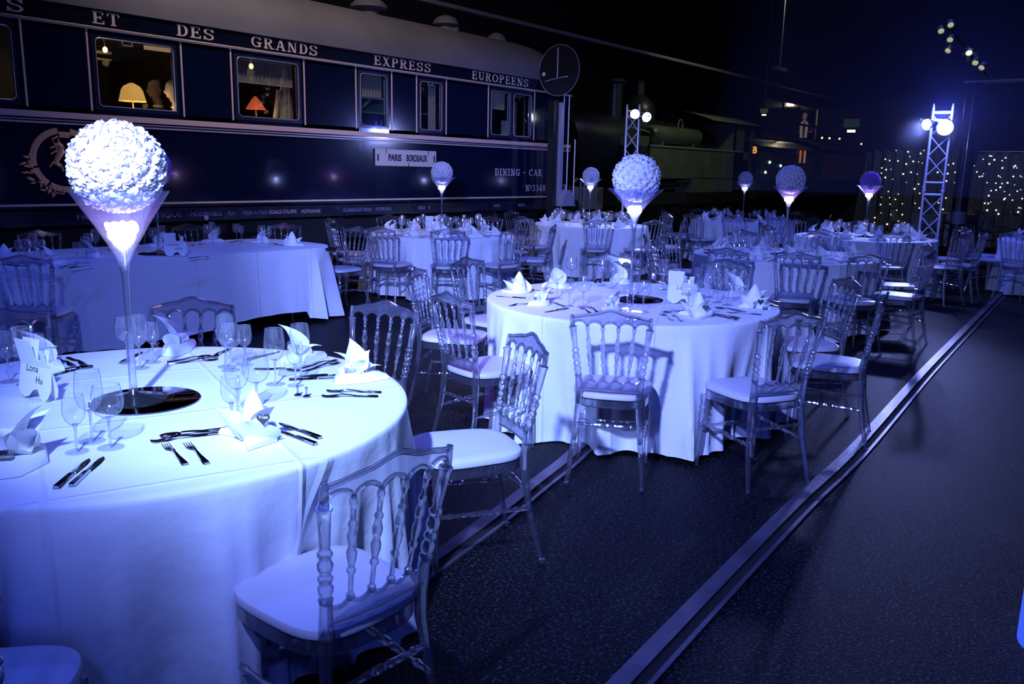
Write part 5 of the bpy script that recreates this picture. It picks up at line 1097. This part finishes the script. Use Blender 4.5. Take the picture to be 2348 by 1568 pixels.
# long tray along the ceiling line, and a loose cable
bp_ = mat('dusty_beam', (.10, .10, .12), .7)
m = MB(); m.box(4, 10.2, 4.22, 33, 10.3, 4.28); tag(m.build('cable_tray', bp_, smooth=False), 'long thin cable tray running under the dark ceiling above the trains', 'cable tray')
lamp('tray_wash_light', 'SPOT', (18, 7.0, 6.8), 60, (.6, .6, 1), (18, 10.2, 4.2), .1, 150, .8)
lamp('buffer_fill_light', 'SPOT', (12.6, 6.4, 5.4), 60, (1, .85, .7), (14.6, 10.1, 1.1), .1, 50, .8)  # unseen warm spot added to lift the buffers
lamp('loco_wash_light', 'SPOT', (18.5, 7.2, 5.8), 190, (.85, 1, .62), (20, 10.5, 2), .15, 90, .8)
m = MB(); m.tube([(13.0, 9.6, 7), (12.9, 9.6, 4.3)], .01, 5); 
q = afar(1788, 158, 20); tag(MB().box(-.3, -.05, -.04, .3, .05, .04).tube([(0, 0, .04), (0, 0, 6.99-q.z)], .012, 5).build('ceiling_fitting', bp_, smooth=False), 'small grey strip fitting hanging in the dark above the locomotive', 'light fitting').location = q

# ------------------------------------------------------------------ trusses with cans
def truss(loc, rz, w_, h, label, joint=None):
    t = thing('light_truss', label, 'truss', loc, rz); al = M_['alu']
    for sx in (-1, 1):
        for sy in (-1, 1): MB().tube([(sx*w_/2, sy*w_/2, .02), (sx*w_/2, sy*w_/2, h)], .019, 10).lathe([(.019, 0), (.014, .03), (.008, .06)], 8, Matrix.Translation((sx*w_/2, sy*w_/2, h))).build('upright_tube', al, t)
    m = MB(); n = int(h/.31); st = (h-.2)/n
    for k in range(n):
        z0, z1 = .1+k*st, .1+(k+1)*st
        if joint and abs((z0+z1)/2-joint) < st*.6: continue
        for (ax, ay, bx, by) in ((-1, -1, 1, -1), (1, -1, 1, 1), (1, 1, -1, 1), (-1, 1, -1, -1)):
            m.tube([(ax*w_/2, ay*w_/2, z0), (bx*w_/2, by*w_/2, z1)], .0085, 6); m.tube([(bx*w_/2, by*w_/2, z0), (ax*w_/2, ay*w_/2, z1)], .0085, 6)
    m.build('diagonal_lattice', al, t)
    fr_ = MB()
    for z in [.05, h-.06]+([joint-.09, joint+.09] if joint else []):
        for (ax, ay, bx, by) in ((-1, -1, 1, -1), (1, -1, 1, 1), (1, 1, -1, 1), (-1, 1, -1, -1)): fr_.tube([(ax*w_/2, ay*w_/2, z), (bx*w_/2, by*w_/2, z)], .016, 6)
    if joint:
        for sx in (-1, 1):
            for sy in (-1, 1): fr_.lathe([(.03, 0), (.03, .02), (.022, .04), (.03, .06), (.03, .08)], 10, Matrix.Translation((sx*w_/2, sy*w_/2, joint-.04)))
    fr_.build('end_frame', al, t); MB().box(-.3, -.3, 0, .3, .3, .02).build('base_plate', M_['black'], t, smooth=False)
    return t
truss(TR1, rad(30), .22, 2.72, 'slim silver lighting truss in front of the locomotive')
truss(TR2, rad(12), .26, 2.60, 'silver lighting truss with bright lamp before the starry curtain', 1.42)
def can(loc, aim, label, r=.085):
    d = (Vector(aim)-Vector(loc)).normalized(); q = Vector((0, 0, 1)).rotation_difference(d).to_matrix().to_4x4(); t = thing('par_can', label, 'stage light', loc, 0, 'lamps on the trusses')
    MB().lathe([(r*.55, -.2), (r*.85, -.16), (r, -.05), (r*1.05, .0), (r*1.05, .02), (r*.98, .02), (r*.95, -.01)], 24, q, cap=False).build('can_body', M_['steel'], t)
    MB().lathe([(r*.93, -.006), (r*.6, .006), (.001, .012)], 24, q, cap=False).build('lamp_lens', M_['lens'], t)
    MB().tube([q @ Vector((r*1.1, 0, 0)), q @ Vector((r*1.15, 0, -.12)), Vector((0, 0, .04))-d*.16, q @ Vector((-r*1.15, 0, -.12)), q @ Vector((-r*1.1, 0, 0))], .01, 6).build('yoke', M_['black'], t)
    return t
can(onX(1456, 261, 13.5), (8, 5, .5), 'round bright lamp facing us at the slim truss top'); can(onX(1482, 268, 13.6), (9, 2, .6), 'bright lamp turned aside on the slim truss arm')
can(onX(2167, 292, 13.98), (5, 1.2, 1.0), 'blinding round lamp at the top of the starry curtain truss', .115); can(onX(2127, 285, 14.0), (7, 6.5, .9), 'second lamp hanging on the outer side of the starry curtain truss', .085)
m = MB(); m.tube([onX(1440, 268, 13.55), onX(1490, 266, 13.6)], .018, 6); tag(m.build('clamp_bar', M_['alu']), 'short cross bar holding the lamps on the slim truss', 'clamp bar')
m = MB(); m.tube([onX(2110, 274, 14.02), onX(2175, 276, 14.02)], .018, 6); tag(m.build('clamp_bar', M_['alu']), 'short cross bar holding the lamps on the starry curtain truss', 'clamp bar')

# ------------------------------------------------------------------ starry curtain, column, ceiling spots
drape = mat('black_star_cloth', (.028, .03, .038), .85, bump=(3, .3, .05)); star = emis('warm_star', (1, .88, .45), 2.6); star2 = emis('cool_star', (.8, .88, .85), 1.6)
def star_cloth(x, y0, y1, z1, label, pts, sm, seed):
    t = thing('star_curtain', label, 'curtain', (x, 0, 0)); m = MB()
    m.grid(lambda u, v: (.05*sin(u*2*pi*9)+.02*sin(u*2*pi*23), y0+(y1-y0)*u+(.25*(1-v) if u < .02 else 0), .02+(z1-.02)*v), 160, 4); m.build('drape', drape, t)
    MB().tube([(0, y0, z1), (0, y1, z1)], .02, 8).build('top_bar', M_['black'], t)
    me = None; rnd = random.Random(seed)
    for px_, py2 in pts:
        q = onX(px_, py2, x-.09); s_ = link('star_light', me or MB().ball((0, 0, 0), .021, 8, 6).mesh('star_light', sm), t); me = s_.data; s_.location = (-.09, q.y, q.z); k = rnd.uniform(.55, 1.25); s_.scale = (k, k, k)
CX = 27.5
left_pts = [(2055, 345), (2082, 348), (2111, 352), (2086, 359), (2030, 365), (2040, 368), (2059, 369), (2094, 370), (2106, 371), (2115, 374), (2078, 376), (2022, 385), (2032, 389), (2043, 388), (2021, 397), (2089, 395), (2103, 399), (2071, 399), (2030, 407), (2047, 411), (2078, 418), (2106, 422), (2097, 433), (2037, 439), (2060, 445), (2109, 443), (2021, 452), (2040, 453), (2053, 457), (2019, 469), (2041, 468), (2069, 467), (2098, 466), (2108, 477), (2056, 482), (2020, 488), (2043, 492), (2069, 492), (2006, 499), (2005, 510), (2034, 514), (2059, 507), (2075, 510), (2175, 378), (2186, 375), (2202, 364), (2173, 398), (2190, 395), (2170, 415), (2190, 419), (2186, 464), (2169, 454), (2162, 480), (2228, 372), (2240, 394), (2246, 405), (2234, 380), (2119, 345), (2150, 395), (2152, 465)]
rnd = random.Random(21); right_pts = [(2252+rnd.random()*92, 352+rnd.random()*140) for _ in range(46)]
star_cloth(CX, 8.05, 5.15, 2.42, 'wide black curtain dotted with warm stars behind the truss', left_pts, star, 1)
star_cloth(CX+.5, 5.1, 1.2, 2.38, 'black curtain with small cool stars right of the dark column', right_pts, star2, 2)
col = thing('support_column', 'dark steel column rising behind the aisle chairs', 'column', (17.0, 3.28, 0))
MB().lathe([(.13, 0), (.13, 3.22)], 24).build('shaft', mat('dark_blue_column_paint', (.02, .02, .04), .25, coat=.5), col)
MB().lathe([(.136, 0), (.136, .55)], 24).build('orange_lit_band', mat('orange_light_tint', (.35, .12, .05), .5), col)  # orange light on the column base is put into this colour
MB().lathe([(.134, 0), (.134, .22)], 24, Matrix.Translation((0, 0, .78))).build('pale_band', mat('pale_band_paint', (.3, .32, .42), .5), col)
MB().box(-.2, -1.1, 3.22, .2, .15, 3.25).build('top_plate', grey, col, smooth=False)
m = MB(); m.tube([(13.0, 2.75, 6.9), (12.0, 2.4, 5.6)], .02, 6)
spotm = mat('spot_housing', (.25, .24, .2), .4, .5); spg = emis('dim_warm_lens', (.75, .72, .5), .45); spb = emis('bright_cool_lens', (.7, 1, .85), 1.6)
tk = MB().tube([afar(2150, 30, 11.7), afar(2262, 175, 11.9)], .015, 6).tube([afar(2150, 30, 11.7), afar(2150, 30, 11.7)+Vector((0, 0, 3.0))], .01, 5); tag(tk.build('lighting_bar', M_['black']), 'dark bar hung from the ceiling carrying small spotlights', 'lighting bar')
for i, (px_, py2, br_) in enumerate(((2158, 72, 0), (2178, 92, 0), (2173, 117, 0), (2222, 122, 1), (2236, 145, 0), (2250, 156, 0), (2180, 58, 0))):
    q = afar(px_, py2, 11.6); t = thing('ceiling_spotlight', 'small spotlight on the dark ceiling bar, '+['uppermost left one', 'second from top left', 'lowest of the left cluster', 'brightest greenish one', 'just below the brightest', 'lowest of all', 'faint one nearest the ceiling'][i], 'spotlight', q, 0, 'spotlights on the ceiling bar')
    d = Vector((-.7, -.3+.25*(i % 3), -.6)).normalized(); Q = Vector((0, 0, 1)).rotation_difference(d).to_matrix().to_4x4()
    MB().lathe([(.03, -.12), (.05, -.1), (.055, 0), (.05, .0), (.045, -.02)], 16, Q).build('spot_housing', spotm, t); MB().lathe([(.044, -.012), (.001, -.004)], 16, Q, cap=False).build('lamp_lens', spb if br_ else spg, t)
    t.scale = (.75,)*3
    if br_:
        f = MB()
        for k in range(4):
            a = k*pi/2+.4; f.add([Q @ Vector((.055*cos(a-.5), .055*sin(a-.5), .005)), Q @ Vector((.055*cos(a+.5), .055*sin(a+.5), .005)), Q @ Vector((.12*cos(a+.3), .12*sin(a+.3), .06)), Q @ Vector((.12*cos(a-.3), .12*sin(a-.3), .06))], [(0, 1, 2, 3)])
        f.build('barn_door', spotm, t, smooth=False)
# dim tables far off by the curtain
for i, (x, y) in enumerate(((22.6, 4.5), (21.9, 1.9))):
    l = ('dim round table in shade behind the second truss', 'dim round table in shade right of the dark column')[i]
    c = skirt(.9, 70+i).build('tablecloth', M_['cloth'], ang=180); tag(c, 'white cloth over the '+l, 'tablecloth', 'white round tablecloths'); c.location = (x, y, 0)
    for k, a in enumerate((170, 210, 240, 130)):
        FCH.put((x+1.18*cos(rad(a)), y+1.18*sin(rad(a)), 0), rad(a)+pi/2, 'clear chair at the '+l.replace('round ', '').replace(' in shade', '')+', '+('facing away', 'on its aisle side', 'on its outer side', 'on its train side')[k], 'chairs at the far shaded tables')
    for k in range(6):
        a = rad(60*k+10); n = NK[k % 3].put((x+.66*cos(a), y+.66*sin(a), zt), a, 'white napkin on the '+l, 'napkins on the '+l)
        GL['balloon'][1].put((x+.45*cos(a), y+.45*sin(a), zt), 0, 'round glass on the '+l, 'glasses on the '+l)
# glowing stool at the right
st_ = thing('glowing_stool', 'glowing blue rounded cube stool at the lower right edge', 'stool', (3.27, .03, 0))
bm = bmesh.new(); bmesh.ops.create_cube(bm, size=1); bmesh.ops.scale(bm, vec=(.45, .46, .40), verts=bm.verts); bmesh.ops.bevel(bm, geom=bm.edges[:], offset=.045, segments=6, affect='EDGES', profile=.5); bmesh.ops.translate(bm, vec=(0, 0, .215), verts=bm.verts)
me = bpy.data.meshes.new('stool_shell'); bm.to_mesh(me); bm.free(); me.materials.append(mat('glowing_blue_plastic', (.1, .16, .6), .35, emit=(.03, .08, .62), es=1.0)); me.polygons.foreach_set('use_smooth', [True]*len(me.polygons)); link('stool_shell', me, st_)
MB().lathe([(.15, 0), (.15, .03)], 24).build('stool_foot', M_['black'], st_)
# table lettering as real meshes, lamp fixtures keep their own light
for o in [q for q in bpy.data.objects if q.type == 'FONT']:
    me = bpy.data.meshes.new_from_object(o.evaluated_get(bpy.context.evaluated_depsgraph_get())); n = link('tmp', me, o.parent); n.matrix_local = o.matrix_local.copy(); nm = o.name.split('.')[0]; bpy.data.objects.remove(o); n.name = nm

# scattering box added to imitate the lens glare round the truss lamp
hz = bpy.data.materials.new('blue_glare_volume'); hz.use_nodes = True; nt = hz.node_tree; nt.nodes.clear()
v_ = nt.nodes.new('ShaderNodeVolumeScatter'); v_.inputs['Color'].default_value = (.7, .75, 1, 1); v_.inputs['Density'].default_value = .07; v_.inputs['Anisotropy'].default_value = .2
o_ = nt.nodes.new('ShaderNodeOutputMaterial'); nt.links.new(v_.outputs[0], o_.inputs['Volume'])
h_ = MB().box(13.7, .2, 1.3, 16.7, 6.6, 5.2).build('glare_volume', hz, smooth=False); tag(h_, 'added blue volume imitating lens glare round the starry curtain truss lamp', 'glare_volume', kind='stuff')
lamp('glare_fill_light', 'POINT', (13.88, 3.05, 2.42), 75, (.09, .13, 1), None, .06)  # extra point light added to make that volume glow
